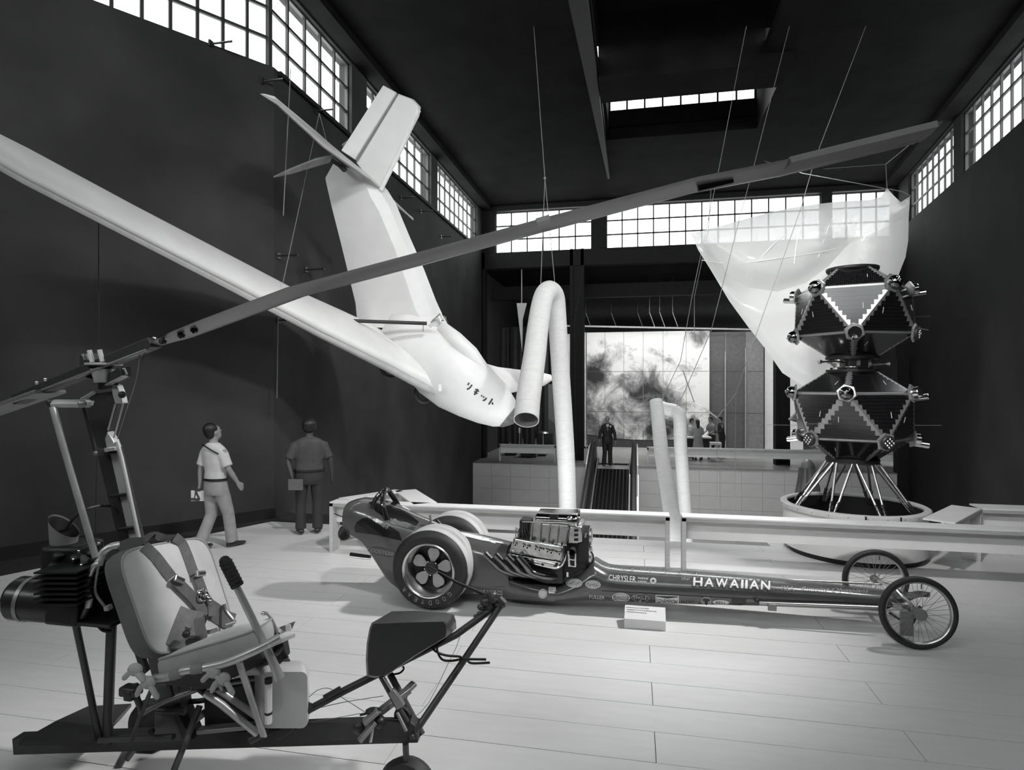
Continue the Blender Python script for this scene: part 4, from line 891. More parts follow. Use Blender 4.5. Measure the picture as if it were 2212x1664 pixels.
# blower drive at the front
gc = slab('gear_case', [(1230,1138),(1250,1136),(1258,1140),(1258,1172),(1240,1176),(1227,1174)], EY-.16, .34, VC, car, .01)
for i in range(3): slab('case_notch', [(1240,1144+i*10),(1249,1144+i*10),(1249,1149+i*10),(1240,1149+i*10)], EY-.17, .02, BLACK, gc, 0)
bx0, bx1 = YP(1253,1180,EY).x, YP(1274,1180,EY).x
zt_, zb_ = YP(1262,1139,EY-.1).z, YP(1262,1228,EY-.1).z; ring = []
for k in range(24):
    a = 2*PI*k/24; ring.append((EY-.03+.105*math.cos(a), (zt_-.1 if math.sin(a) > 0 else zb_+.1)+.1*math.sin(a)))
dr = part('drive_belt', MB().prism([(bx0, y, z) for y, z in ring], (bx1-bx0,0,0)), RUBBER, car, ang=.5)
for z, r_ in ((zt_-.1,.07),(zb_+.1,.085)): part('pulley', MB().lathe([(r_,0),(r_+.012,.0),(r_+.012,.02),(r_*.5,.03),(0,.03)], (bx1, EY-.03, z), (1,0,0), n=24), ALU, dr, ang=.5)
slab('belt_stripe', [(1264,1152),(1268,1152),(1266,1162),(1262,1162)], EY-.137, .004, DECG, dr, 0)
part('front_hose', MB().tube(curve([YP(1276,1192,EY-.12), YP(1281,1200,EY-.12), YP(1281,1212,EY-.12), YP(1273,1222,EY-.12)],5), .008, 8), RUBBER, car)
for (x0_,y0_,x1_,y1_,r_) in ((1228,1190,1230,1224,.012),(1243,1196,1243,1224,.01),(1229,1208,1244,1210,.008),(1228,1222,1244,1224,.008),(1226,1236,1226,1246,.012)): part('fuel_pump_rod', MB().tube([YP(x0_,y0_,EY-.2), YP(x1_,y1_,EY-.2)], r_, 8), CHROME, car)
part('fuel_pump', MB().lathe([(.03,-.03),(.035,0),(.035,.06),(0,.06)], YP(1236,1192,EY-.22), (0,1,0), n=14), DKM, car, ang=.4)
slab('engine_front_plate', [(1215,1176),(1230,1176),(1252,1180),(1268,1226),(1222,1250),(1214,1244)], EY-.12, .3, BLACK, car, .008)
# exhaust headers
HEAD = mat('header_pipe', .22, .25, 1, var=.25, scale=8)
for i in range(4):
    tip = (1047+i*23.5+(2 if i == 3 else 0), 1196+i*2.2); mid_ = (1079+i*23, 1228+i*3); end = (1122+i*24, 1240+i*2.5)
    P = curve([YP(*tip, EY-.36), YP(lerp(tip[0],mid_[0],.6), lerp(tip[1],mid_[1],.6), EY-.35), YP(*mid_, EY-.33), YP(end[0]-18, end[1]-1.5, EY-.29), YP(end[0]+6, end[1]+1, EY-.2)], 6)
    h = part('exhaust_header', MB().tube(P, .031, 14, cap=False), HEAD, car, ang=1); part('header_mouth', MB().tube(P[:3], .026, 14), BLACK, h)
# ---- lettering and decals
bA = bvh_of(mA); bAll = bvh_of(mA, mB); c_ = cowl
def dtext(s, p0, p1, h, m=DEC, par=cowl, b=None, eps=.004, shear=0, space=1.0, bold=0): v, f = text_px(s, p0, p1, h, shear, space, bold); return decal('lettering', v, f, b or bA, m, par, eps)
def doval(c, rx, ry, inner=None, tilt=3, b=None, par=cowl, m=DEC):
    v, f = ell_px(c, rx, ry, tilt); decal('decal', v, f, b or bA, m, par, .003)
    if inner: v, f = ell_px(c, rx*.86, ry*.8, tilt); decal('decal_ring', v, f, b or bA, inner, par, .0036); v, f = ell_px(c, rx*.8, ry*.72, tilt); decal('decal_field', v, f, b or bA, m, par, .0042)
dtext('CHRYSLER', (1314.5,1254.5), (1373,1259), 12.5); dtext('MARINE', (1378,1252), (1400,1253.5), 4.5); dtext('HEMI', (1378,1259), (1396,1260), 4.5)
doval((1411,1255.5), 7, 6.5, DECK2)
star = [(1411+(5 if k%2 == 0 else 2)*math.sin(PI*k/5), 1255.5-(5 if k%2 == 0 else 2)*math.cos(PI*k/5)) for k in range(10)]; decal('star_emblem', star, [tuple(range(10))], bA, DECK2, cowl, .0055)
dtext('the', (1472,1254), (1489,1255), 7, DECG, shear=.3)
# bulky outlined lettering: dark shadow first, pale letters over it
word = 'HAWAIIAN'; ws = [1,1.05,1.3,1.05,.26,.26,1.05,1]; gap = .2; tot = sum(ws)+gap*7; u = 0
for ch, w_ in zip(word, ws):
    a = lerp(1497,1663,u/tot); b_ = lerp(1497,1663,(u+w_)/tot); ya = lerp(1266.5,1275,u/tot); yb = lerp(1266.5,1275,(u+w_)/tot); u += w_+gap
    for k, (dx, dy) in enumerate(((-2.2,-2),(2.2,2),(2.2,-2),(-2.2,2))): dtext(ch, (a+dx,ya+dy), (b_+dx,yb+dy), 18.5, DECK2, eps=.0035+k*.0002, bold=.02)
    dtext(ch, (a,ya), (b_,yb), 18.5, DEC, eps=.0055, bold=.02)
dtext('H.S.A.', (1688,1276), (1716,1278), 10, DECG); dtext('Running Olympians', (1728,1279), (1876,1285), 11, DECG, shear=.5)
doval((1240,1260), 18, 9.6, DECK2); doval((1281,1263), 16.5, 9, DECK2); dtext('NHRA', (1270,1267), (1292,1268), 8.5, DECK2, eps=.006)
v = [(1228,1262),(1238,1257),(1252,1257),(1254,1260),(1242,1261),(1246,1265),(1234,1265)]; decal('wing_emblem', v, [tuple(range(len(v)))], bA, DECG, cowl, .006)
dtext('KENT', (1258,1283), (1272,1284), 5, DECG, shear=.3); dtext('FULLER', (1273,1292.5), (1306,1295), 8); dtext('CHASSIS', (1306,1298), (1324,1299), 4.5, DECG, shear=.3)
doval((1341.5,1291), 19.5, 10.2, DECK2); dtext('PENNZOIL', (1325,1294), (1358,1296), 7, DECK2, eps=.006)
dm = [(1362,1291.5),(1368,1286),(1383,1283),(1399,1286.5),(1405,1293),(1399,1298),(1383,1304),(1370,1298)]; decal('decal', dm, [tuple(range(8))], bA, DECG, cowl, .003)
dm2 = [(1383+(x-1383)*.86, 1293+(y-1293)*.8) for x, y in dm]; decal('decal_field', dm2, [tuple(range(8))], bA, DECK2, cowl, .0038); dtext('ENGLE', (1369,1293.5), (1397,1295.5), 7, DEC, eps=.005); doval((1383,1298), 3, 2.6, DECK2)
def drect(x0_, x1_, y0_, y1_, sl, m, eps, par=cowl, b=None, nm='decal'): v = [(x0_,y0_),(x1_,y0_+sl),(x1_,y1_+sl),(x0_,y1_)]; return decal(nm, v, [(0,1,2,3)], b or bA, m, par, eps)
drect(1416,1466.5,1285,1308,2,DEC,.003); drect(1418,1464.5,1287,1306,1.8,DECK2,.0036,nm='decal_field')
bow = [(1419,1289),(1442,1293),(1464,1290.5),(1464,1307),(1442,1304),(1419,1305)]; decal('bow_field', bow, [tuple(range(6))], bA, DEC, cowl, .0042); dtext('CHAMPION', (1421,1301.5), (1462.5,1303.5), 8, DECK2, eps=.006)
drect(1469.5,1507,1295,1303.5,1.2,DECG,.003); drect(1470.5,1506,1296,1302.5,1.2,DECK2,.0036,nm='decal_field'); dtext('CRAGAR', (1472.5,1302), (1504.5,1303), 5, DECG, eps=.005)
doval((1525.5,1299.5), 11.5, 11, None, m=DECG); v, f = ell_px((1525.5,1296),8.5,3,3); decal('decal_field', v, f, bA, DECK2, cowl, .004); v, f = ell_px((1525.5,1300),3.4,7,0); decal('decal_field', v, f, bA, DECK2, cowl, .0042)
doval((1557,1301.5), 18, 5, None, 2); dtext('BELL', (1546,1303.8), (1569,1304.8), 5, DECK2, eps=.005)
drect(1580,1612,1294,1309,1.5,mat('patch_grey', .05, .5),.003)
doval((1172.5,1283), 9.5, 10, DECK2, b=bm, par=mid); doval((1172.5,1284), 4, 4, DECK2, b=bm, par=mid)
drect(1185,1210,1268.5,1282,1.6,DEC,.003,mid,bm); dtext('C - |', (1188,1280.5), (1206,1281.5), 7, DECK2, mid, bm, .005)
dtext('CRANK SHAFT CO.', (1024,1282), (1086,1285.5), 9, DEC, mid, bm, .004, .15)
dm = [(792,1187),(804,1182),(820,1182),(845,1189),(860,1196),(862,1202),(838,1203),(812,1198)]; decal('decal_ring', dm, [tuple(range(8))], bc, DECK2, tail, .003); dm = [(826+(x-826)*.96, 1192.5+(y-1192.5)*.9) for x, y in dm]; decal('decal_field', dm, [tuple(range(8))], bc, mat('decal_body', .09, .4), tail, .0036)
dtext('GOODYEAR', (794,1191), (850,1202), 8, DECG, tail, bc, .005)
for k, (x0_, x1_) in enumerate(((1028,1040),(1043,1056),(1058,1068))):
    y = 1158+k*5; v = [(x0_,y),(x1_,y+2),(x1_+3,y+7),(x0_+3,y+5)]; decal('top_marking', v, [(0,1,2,3)], bm, DEC, mid, .004)
v = [(990,1150),(1012,1154),(1050,1166),(1085,1172),(1090,1176),(1040,1168),(1000,1158)]; decal('top_marking', v, [tuple(range(7))], bm, DEC, mid, .004)
# ================= HUMAN-POWERED AIRCRAFT (hung nose down) =================
SKIN = mat('doped_skin', .68, .42, var=.05, scale=2.5, bump=.06, bscale=5); SKIN2 = mat('balsa_edge_shaded', .42, .5, var=.1, scale=4)
plane = thing('pedal_aircraft', 'white hanging pedal-powered aircraft with long wings, nose down, dark writing on its nose', 'aircraft', tuple(D(1110,905,11.0)))
def ring2(cx, cy, w, ang, d, t, n=24, e=2.2, ridge=0):
    """section across the picture plane: half width w px along direction ang, half depth t metres"""
    ca, sa = math.cos(R(ang)), math.sin(R(ang)); r = []
    for k in range(n):
        a = 2*PI*k/n; c, s = math.cos(a), math.sin(a); u = math.copysign(abs(c)**(2/e), c); v = math.copysign(abs(s)**(2/e), s)
        r.append(D(cx+ca*w*u, cy+sa*w*u, d-t*v))
    return r
fus = MB().loft([ring2(1112,912,5,-48,11.0,.03), ring2(1104,903,24,-50,11.0,.17), ring2(1089,892,38,-52,11.0,.27), ring2(1062,872,52,-54,11.0,.36), ring2(1026,848,62,-56,11.02,.42), ring2(985,818,72,-58,11.05,.46), ring2(945,782,77,-60,11.1,.46), ring2(905,745,70,-62,11.15,.42), ring2(868,715,56,-62,11.2,.34), ring2(835,695,36,-60,11.25,.24)])
body = part('fuselage', fus, SKIN, plane, ang=1.0); bf = bvh_of(fus)
nose = [(1113,889),(1103,897),(1091,911),(1083,928),(1100,934),(1120,930),(1122,900)]
ns = MB().loft([ring2(1113,912.5,5,-48,10.99,.034), ring2(1104.5,903.5,25,-50,10.99,.176), ring2(1098,899,30.5,-51,10.99,.215)]); part('nose_cap', ns, mat('nose_grey', .13, .5, var=.3, scale=10), plane, ang=1.0)
def DT(x, y, d): return D(x, y, d-1.6*max(0, min(1.3, (706-y)/350)))
# tall rear body / pylon: leading edge ridge gives the lighter face on the right
def ring3(l, rg, r, y0, dl, dr, t, slope=0):
    return [DT(l[0],l[1],dl), DT(lerp(l[0],rg[0],.5),lerp(l[1],rg[1],.5),lerp(dl,dr,.4)-t*.8), DT(rg[0],rg[1],dr-t), DT(lerp(rg[0],r[0],.6),lerp(rg[1],r[1],.6),dr-t*.45), DT(r[0],r[1],dr+.15), DT(rg[0],rg[1],dr+t+.15), DT(lerp(l[0],rg[0],.5),lerp(l[1],rg[1],.5),lerp(dl,dr,.4)+t*.8)]
py = [((772,706),(916,712),(958,690),0,11.35,11.15,.20), ((771,688),(912,694),(954,676),0,11.4,11.2,.2), ((768,655),(896,665),(942,650),0,11.45,11.25,.19), ((754,598),(874,598),(916,582),0,11.55,11.35,.18), ((735,520),(850,530),(886,514),0,11.65,11.45,.16), ((716,445),(818,455),(855,440),0,11.75,11.55,.14), ((704,392),(800,425),(838,412),0,11.85,11.65,.12), ((703,384),(790,398),(826,398),0,11.88,11.68,.1), ((722,350),(776,372),(812,384),0,11.9,11.72,.07)]
pyl = MB().loft([ring3(*q) for q in py]); pylon = part('rear_body', pyl, SKIN, plane, ang=.35)
# fin with hinged rudder
def plate(poly, ds, th, nm, m, par, bevel=.0): 
    a = [DT(x, y, d) for (x, y), d in zip(poly, ds)]; n = (a[1]-a[0]).cross(a[2]-a[0]).normalized()
    if n.dot(EYEV-a[0]) < 0: n = -n
    return part(nm, MB().prism([p-n*th/2 for p in a], n*th), m, par, ang=.4, bevel=bevel)
plate([(829,185),(858,201),(768,346),(738,326)], [11.95,11.9,11.75,11.85], .05, 'rudder', SKIN, plane, .012)
fin = [(861,203),(893,215),(907,230),(903,250),(862,330),(822,413),(806,402),(800,388),(772,352)]
plate(fin, [11.9,11.82,11.8,11.79,11.72,11.64,11.66,11.68,11.74], .10, 'fin', SKIN, plane, .02)
part('hinge_gap', MB().tube([DT(859,203,11.84), DT(770,348,11.68)], .012, 5), mat('gap_grey', .2, .6), plane)
part('fin_edge', MB().tube([DT(905,238,11.76), DT(864,328,11.68), DT(823,410,11.6)], .035, 8), mat('taped_edge', .8, .4), plane)
# tailplane and propeller
def airfoil(sec, nm, m, par, n=16):
    """sec: list of (leading point, trailing point, thickness)"""
    rings = []
    for le, te, t in sec:
        le, te = Vector(le), Vector(te); nn = (te-le).cross(Vector(sec[-1][0])-Vector(sec[0][0])).normalized(); r = []
        for k in range(n):
            a = 2*PI*k/n; x = .5-.5*math.cos(a); y = math.sin(a)*t*(.5*(1-x)+.18)*1.2; r.append(lerp(le, te, x)+nn*y)
        rings.append(r)
    return part(nm, MB().loft(rings), m, par, ang=1.2)
TAILM = mat('tailplane_grey', .42, .5, var=.12, scale=3)
airfoil([(DT(562,203,10.2), DT(580,205,10.45), .02), (DT(600,226,10.35), DT(592,208,10.75), .05), (DT(700,318,10.95), DT(688,288,11.4), .07), (DT(800,388,11.45), DT(740,342,11.9), .08), (DT(822,408,11.6), DT(775,376,12.1), .08)], 'tailplane_half', TAILM, plane)
airfoil([(DT(818,405,11.7), DT(845,442,12.2), .08), (DT(893,476,12.4), DT(890,468,12.5), .02)], 'tailplane_half', TAILM, plane)
airfoil([(DT(720,334,11.2), DT(712,352,11.2), .03), (DT(680,342,11.15), DT(676,362,11.1), .035), (DT(630,362,11.1), DT(630,376,11.05), .025), (DT(590,381,11.05), DT(592,384,11.05), .01)], 'propeller_blade', mat('prop_grey', .13, .4, var=.25, scale=8), plane)
airfoil([(DT(745,325,11.95), DT(738,312,11.95), .03), (DT(768,312,12.1), DT(760,296,12.1), .03), (DT(830,270,12.3), DT(828,268,12.3), .01)], 'propeller_blade', MATS['prop_grey'], plane)
part('propeller_shaft', MB().tube([DT(718,340,11.85), DT(744,366,11.5)], .05, 8), BLACK, plane); part('tail_bracket', MB().beam(DT(714,345,11.4), DT(747,366,11.35), .07, .05), BLACK, plane)
# left wing, running out over the viewer's left
WS = []
for (lx, ly), (tx, ty), d, t in (((965,846),(868,722),10.75,.26), ((930,832),(812,706),10.7,.26), ((850,790),(740,672),10.2,.24), ((700,718),(642,628),9.3,.2), ((500,612),(470,538),8.2,.17), ((300,510),(290,444),7.1,.14), ((60,386),(60,320),6.0,.12), ((-160,262),(-150,215),5.2,.1)):
    WS.append((D(lx,ly,d), D(tx,ty,d*1.06), t))
wing = airfoil(WS, 'wing', SKIN, plane, 20)
le = [D(x, y, d) for x, y, d in ((955,838,10.58),(900,806,10.3),(850,782,10.05),(700,708,9.2),(500,602,8.08),(300,500,7.0),(60,377,5.92),(-150,258,5.15))]
m = MB(); rings = []
for i, (p, (l_, t_, th)) in enumerate(zip(le, [WS[0]]+[WS[1]]+WS[2:])):
    d = (le[min(i+1,7)]-le[max(i-1,0)]).normalized(); v = (t_-l_).normalized(); nn = v.cross(d).normalized()
    if nn.z > 0: nn = -nn
    q = l_; rings.append([q+v*.02+nn*th*.1, q-v*.015+nn*th*.3, q-v*.02+nn*th*.55, q+v*.06+nn*th*.72, q+v*.12+nn*th*.3])
part('leading_edge', MB().loft(rings), SKIN2, plane, ang=1.2)  # balsa strip, its colour darkened because the underside is lit less
for f in (1.35, 2.4, 3.3, 4.3, 5.4):
    i = int(f); u = f-i; a = lerp(WS[i][0],WS[i+1][0],u); b = lerp(WS[i][1],WS[i+1][1],u)
    part('rib_line', MB().tube([lerp(a,b,.08)+(EYEV-a).normalized()*.04, lerp(a,b,.5)+(EYEV-a).normalized()*.045, lerp(a,b,.95)+(EYEV-a).normalized()*.02], .003, 4), mat('rib_grey', .5, .6), wing)
part('wing_root_strap', MB().box(D(950,838,10.5), (.06,.05,.12), rz=.4), WHITE, wing, ang=0, bevel=.005)
# other wing, seen short beyond the nose
airfoil([(D(1062,868,11.2), D(1030,780,11.5), .24), (D(1100,850,11.7), D(1075,793,12.0), .18), (D(1140,841,12.2), D(1130,800,12.4), .13), (D(1175,834,12.7), D(1170,805,12.8), .08), (D(1192,823,12.95), D(1190,810,13.0), .04)], 'wing', SKIN, plane)
for k in range(6): q = D(1178+random.uniform(-4,4), 775+k*6, 12.7); 
# canopy frame with clear panel
part('canopy_panel', MB().prism([D(950,678,10.95), D(963,684,10.95), D(990,748,10.95), D(976,742,10.85), D(924,704,10.8)], (0,.004,0)), glass_mat('canopy_film', .12, .7, .15), plane, ang=0)
for a, b in (((951,676),(990,748)), ((948,684),(958,712)), ((958,712),(966,733)), ((926,704),(985,745)), ((950,678),(924,704))): part('canopy_frame', MB().tube([D(*a,10.9), D(*b,10.87)], .012, 6), ALU, plane)
part('shoulder_fairing', MB().loft([ring2(948,706,16,-58,10.9,.1), ring2(985,735,18,-58,10.8,.16), ring2(1020,768,18,-58,10.85,.16), ring2(1050,800,10,-58,10.9,.1)]), SKIN, plane, ang=1.2)
# black hanging bar and wheels
part('hanging_bar', MB().tube([D(752,693,10.55), D(922,699,10.45)], .032, 10), BLACK, plane); part('bar_hook', MB().tube([D(914,700,10.5), D(914,716,10.6)], .008, 6), GREYM, plane)
for (x, y, d, tl) in ((840,800,11.25,15), (913,853,11.3,15)): part('wheel', MB().lathe([(.1,-.02),(.16,-.03),(.185,0),(.16,.03),(.1,.02)], D(x, y, d), (.75,-.6,.35), n=28), RUBBER, plane)
# dark writing on the nose, stroke by stroke
INKM = mat('nose_writing', .03, .5, var=0)
def stroke(pl_, w=6):
    P = [Vector((x, y)) for x, y in pl_]; L = []; Rr = []
    for i, p in enumerate(P):
        d = (P[min(i+1,len(P)-1)]-P[max(i-1,0)]).normalized(); n = Vector((-d.y, d.x))*w/2; L.append(p+n); Rr.append(p-n)
    n = len(P); v = [tuple(p) for p in L+Rr]; f = [(i, i+1, n+i+1, n+i) for i in range(n-1)]
    decal('letter_stroke', v, f, bf, INKM, body, .006, 4)
k = lambda pts: [(980+x/12.29, 790+y/12.29) for x, y in pts]
for pl_, w in (([(412,455),(372,520)],3.4), ([(490,508),(455,560),(410,608),(350,630)],3.4), ([(575,625),(670,690)],3.4), ([(548,685),(630,750)],3.4), ([(645,622),(600,700),(545,780)],3.6), ([(752,785),(732,820)],3.2), ([(803,818),(783,855)],3.2), ([(872,855),(845,900),(775,935)],3.4), ([(1030,880),(930,1035)],3.6), ([(1018,975),(1042,1035)],3.4)): stroke(k(pl_), w)
# ================= PEOPLE =================
SKINP = mat('skin', .28, .5, var=.06, scale=9); HAIR = mat('dark_hair', .008, .5, var=.3, scale=30)
def remesh(name, mb, vox, mat_, par, sm=3, label=None):
    me = bpy.data.meshes.new('tmp'); off = ORG[par.name]; me.from_pydata([p-off for p in mb.v], [], mb.f); fixn(me)
    o = bpy.data.objects.new('tmp', me); COL.objects.link(o)
    r = o.modifiers.new('r', 'REMESH'); r.mode = 'VOXEL'; r.voxel_size = vox
    s = o.modifiers.new('s', 'SMOOTH'); s.iterations = sm; s.factor = .5
    dg = bpy.context.evaluated_depsgraph_get(); dg.update(); m2 = bpy.data.meshes.new_from_object(o.evaluated_get(dg)); bpy.data.objects.remove(o)
    m2.name = name; m2.materials.clear(); m2.materials.append(mat_); m2.polygons.foreach_set('use_smooth', [True]*len(m2.polygons))
    q = bpy.data.objects.new(name, m2); COL.objects.link(q); q.parent = par; ORG[q.name] = off
    if label: q['label'] = label
    return q
def person(label, loc, az, h, arms, legs, top, bottom, shoes, hair='short', vox=.012, lean=0, head=(0,0), dress=False, jacket=False, group=None, skin=SKINP, wide=1.0):
    """arms / legs: lists of joints (shoulder is added) in metres for a 1.7 m body; y is forward, x is the person's right"""
    t = thing('person', label, 'person', loc, group); k = h/1.7; a = R(az); fx, fy = Vector((math.cos(a),math.sin(a),0)), Vector((math.sin(a),-math.cos(a),0)); L0 = Vector(loc)
    def w(p): 
        x, y, z = p; y += lean*max(0, z-.9)
        return L0+(fy*x*wide+fx*y)*k+Vector((0,0,z*k))
    def lf(mb, secs, n=20): mb.loft([[w((cx+rx*math.cos(2*PI*i/n), cy+ry*math.sin(2*PI*i/n), z)) for i in range(n)] for cx, cy, z, rx, ry in secs])
    torso = [(0,0,.80,.15,.10),(0,0,.88,.172,.118),(0,.0,.98,.155,.105),(0,.005,1.06,.145,.10),(0,.01,1.18,.165,.112),(0,.01,1.3,.182,.115),(0,0,1.38,.17,.095),(0,-.005,1.43,.10,.07),(0,-.005,1.45,.06,.055)]
    def grow(secs, g): return [(x, y, z, rx+g, ry+g) for x, y, z, rx, ry in secs]
    body = MB(); lf(body, torso)
    yaw, pit = head; Hc = Vector((0,.02+.05*math.sin(R(pit))*-1,1.59)); Mh = Matrix.Rotation(R(-yaw), 3, 'Z')@Matrix.Rotation(R(pit), 3, 'X')
    def hw(p): q = Mh@Vector(p)+Hc; return w(q)
    body.tube([w((0,-.01,1.40)), w((0,.0,1.47)), hw((0,-.015,-.06))], [.062*k,.056*k,.06*k], 12)
    def hball(mb, c, r, n=16): mb.loft([[hw((c[0]+r[0]*math.sin(p)*math.cos(2*PI*i/n), c[1]+r[1]*math.sin(p)*math.sin(2*PI*i/n), c[2]+r[2]*math.cos(p))) for i in range(n)] for p in [max(.05,min(PI-.05,PI*j/12)) for j in range(13)]])
    hball(body, (0,0,.015), (.075,.093,.105)); hball(body, (0,.035,-.05), (.055,.055,.062)); hball(body, (0,.095,-.005), (.013,.02,.024)); hball(body, (0,.088,.022), (.01,.012,.025))
    hball(body, (.078,-.005,.0), (.012,.022,.034)); hball(body, (-.078,-.005,0), (.012,.022,.034)); hball(body, (0,.083,-.052), (.024,.012,.009)); hball(body, (0,.085,.045), (.05,.012,.008))
    for s, pts in ((1, arms[0]), (-1, arms[1])):
        P = [Vector((s*.185,0,1.365))]+[Vector(p) for p in pts]; W_ = [w(p) for p in P]
        body.tube([W_[0], lerp(W_[0],W_[1],.5), W_[1], lerp(W_[1],W_[2],.4), W_[2]], [.042*k,.045*k,.038*k,.038*k,.026*k], 10)
        d = (W_[2]-W_[1]).normalized(); sd = (fx-d*fx.dot(d)).normalized(); nn = d.cross(sd)
        body.loft([[W_[2]+d*u*k+sd*math.cos(2*PI*i/10)*a_*k+nn*math.sin(2*PI*i/10)*b_*k for i in range(10)] for u, a_, b_ in ((-.01,.026,.022),(.03,.038,.018),(.075,.042,.016),(.095,.036,.013))])
        if vox < .016:
            for fi in range(4):
                o = W_[2]+d*.085*k+sd*(.03-.02*fi)*k; ln = (.07,.08,.075,.058)[fi]*k; cu = -nn*s*.35
                body.tube([o, o+(d+cu*.3).normalized()*ln*.5, o+(d+cu*.3).normalized()*ln*.5+(d+cu*1.2).normalized()*ln*.5], [.0105*k,.0095*k,.008*k], 8)
            o = W_[2]+d*.03*k+sd*.03*k; body.tube([o, o+(d+sd*.7).normalized()*.04*k, o+(d*1.2+sd*.45).normalized()*.075*k], [.012*k,.011*k,.009*k], 8)
        else: body.tube([W_[2]+d*.08*k, W_[2]+d*.15*k], [.034*k,.022*k], 8)
    for s, pts in ((1, legs[0]), (-1, legs[1])):
        P = [w((s*.085,0,.86))]+[w(p) for p in pts]; body.tube([P[0], lerp(P[0],P[1],.5), P[1], lerp(P[1],P[2],.35), P[2]], [.085*k,.075*k,.052*k,.05*k,.036*k], 12)
    remesh('body', body, vox, skin, t)
    tb = MB(); hem = .95 if not jacket else .74
    secs = grow([q for q in torso if q[2] > .95 or jacket and q[2] > .86], .016); secs = [(0,0,hem,.178 if not dress else .2,.13)]+[q for q in secs if q[2] > hem]
    if dress: secs = [(0,0,.45,.24,.19),(0,0,.7,.21,.16)]+secs[1:]
    lf(tb, secs)
    sl = 1.0 if jacket else .42
    for s, pts in ((1, arms[0]), (-1, arms[1])):
        P = [Vector((s*.15,0,1.352))]+[Vector(p) for p in pts]; W_ = [w(p) for p in P]
        if jacket: tb.tube([W_[0], W_[1], lerp(W_[1],W_[2],.95)], [.068*k,.056*k,.044*k], 12)
        else: tb.tube([W_[0], lerp(W_[0],W_[1],.25), lerp(W_[0],W_[1],.5), lerp(W_[0],W_[1],.86)], [.066*k,.075*k,.07*k,.07*k], 12)
    remesh('jacket' if jacket else ('dress' if dress else 'shirt'), tb, vox, top, t, 2)
    if not dress:
        tr = MB(); lf(tr, [(0,0,.74,.165,.118),(0,0,.82,.182,.132),(0,0,.9,.178,.128),(0,0,.965,.17,.122)])
        for s, pts in ((1, legs[0]), (-1, legs[1])):
            P = [w((s*.085,0,.86))]+[w(p) for p in pts]; d = (P[2]-P[1]); tr.tube([P[0], lerp(P[0],P[1],.5), P[1], lerp(P[1],P[2],.5), P[1]+d*1.03], [.1*k,.092*k,.078*k,.076*k,.08*k], 14)
        remesh('trousers', tr, vox, bottom, t, 2)
        if vox < .016: part('belt', MB().loft([[w((rx*math.cos(2*PI*i/24), ry*math.sin(2*PI*i/24), z)) for i in range(24)] for z, rx, ry in ((.94,.187,.139),(.972,.184,.136))], cap=False), BLACK, t)
    for s, pts in ((1, legs[0]), (-1, legs[1])):
        an = Vector(pts[1]); foot = Vector((pts[2][0], pts[2][1], 0)) if len(pts) > 2 else Vector((an.x+s*.02, an.y+.17, 0)); hz = an.z-.075
        m = MB(); dirn = Vector((foot.x-an.x, foot.y-an.y, 0)).normalized(); sd = Vector((dirn.y,-dirn.x,0)); rings = []
        for u, wd, ht in ((-.075,.02,.05),(-.06,.036,.075),(0,.04,.085),(.07,.045,.06),(.13,.048,.045),(.18,.038,.038),(.2,.015,.03)):
            c = Vector((an.x,an.y,0))+dirn*u; rings.append([w(c+sd*wd*math.cos(2*PI*i/12)+Vector((0,0,max(0,hz)+ht*(.5+.5*math.sin(2*PI*i/12))))) for i in range(12)])
        part('shoe', m.loft(rings), shoes, t, ang=1.2)
    hr = MB()
    if hair == 'bald': hball(hr, (0,-.03,.01), (.077,.07,.06))
    elif hair == 'long':
        hball(hr, (0,-.02,.035), (.088,.095,.1)); hr.tube([hw((0,-.05,.05)), hw((0,-.09,-.08)), w((0,-.10,1.34))], [.08*k,.075*k,.05*k], 12)
    else: hball(hr, (0,-.026,.046), (.09,.1,.098)); hball(hr, (0,-.055,.005), (.082,.066,.085))
    remesh('hair', hr, max(vox,.01), HAIR, t, 2)
    return t, w, hw
SHIRT = mat('pale_shirt', .55, .7, var=.08, scale=14, bump=.15, bscale=16); TROU = mat('light_trousers', .3, .75, var=.12, scale=10, bump=.15, bscale=14); SHOE = mat('dark_shoe', .02, .4)
def gnd(px, py, z=0): p = ZP(px, py, z); return (p.x, p.y, z)
def book(name, label, c, ax, up, sz, group=None):
    ax, up = Vector(ax).normalized(), Vector(up).normalized(); n = ax.cross(up).normalized(); up = n.cross(ax); M = Matrix((ax,n,up)).transposed(); t = thing(name, label, 'book', tuple(c))
    part('cover', MB().box(c, (sz[0],.012,sz[1]), M=M), WHITE, t, ang=0)
    f = n if n.dot(EYEV-Vector(c)) > 0 else -n
    def P(u, v): return Vector(c)+ax*(u-.5)*sz[0]+up*(v-.5)*sz[1]+f*.0075
    return t, P
# visitor looking up at the aircraft, booklet in his left hand
l1 = gnd(466,1186)
t1, w1, h1 = person('man in white shirt and grey trousers seen from behind, looking up, booklet in hand', l1, 74, 1.60,
    [[(.235,.03,1.1),(.235,.16,.90)], [(-.225,-.05,1.1),(-.24,-.06,.86)]], [[(.1,.12,.47),(.11,.17,.09)], [(-.09,.0,.46),(-.09,-.17,.1)]], SHIRT, TROU, SHOE, lean=-.06, head=(12,16))
part('strap', MB().ribbon(curve([w1((-.1,-.1,1.43)), w1((.02,-.125,1.40)), w1((.15,-.09,1.33)), w1((.2,0,1.27))],4), .018, .006, Vector((0,-1,.3))), BLACK, t1)
hb = w1((-.245,-.06,.74)); ax = Vector((C_,S_,0)); tb, P = book('booklet', 'white booklet with a black angular design held by the man on the left', hb+ax*-.0+Vector((0,-.035,-.02)), ax, (.05,0,1), (.175,.135))
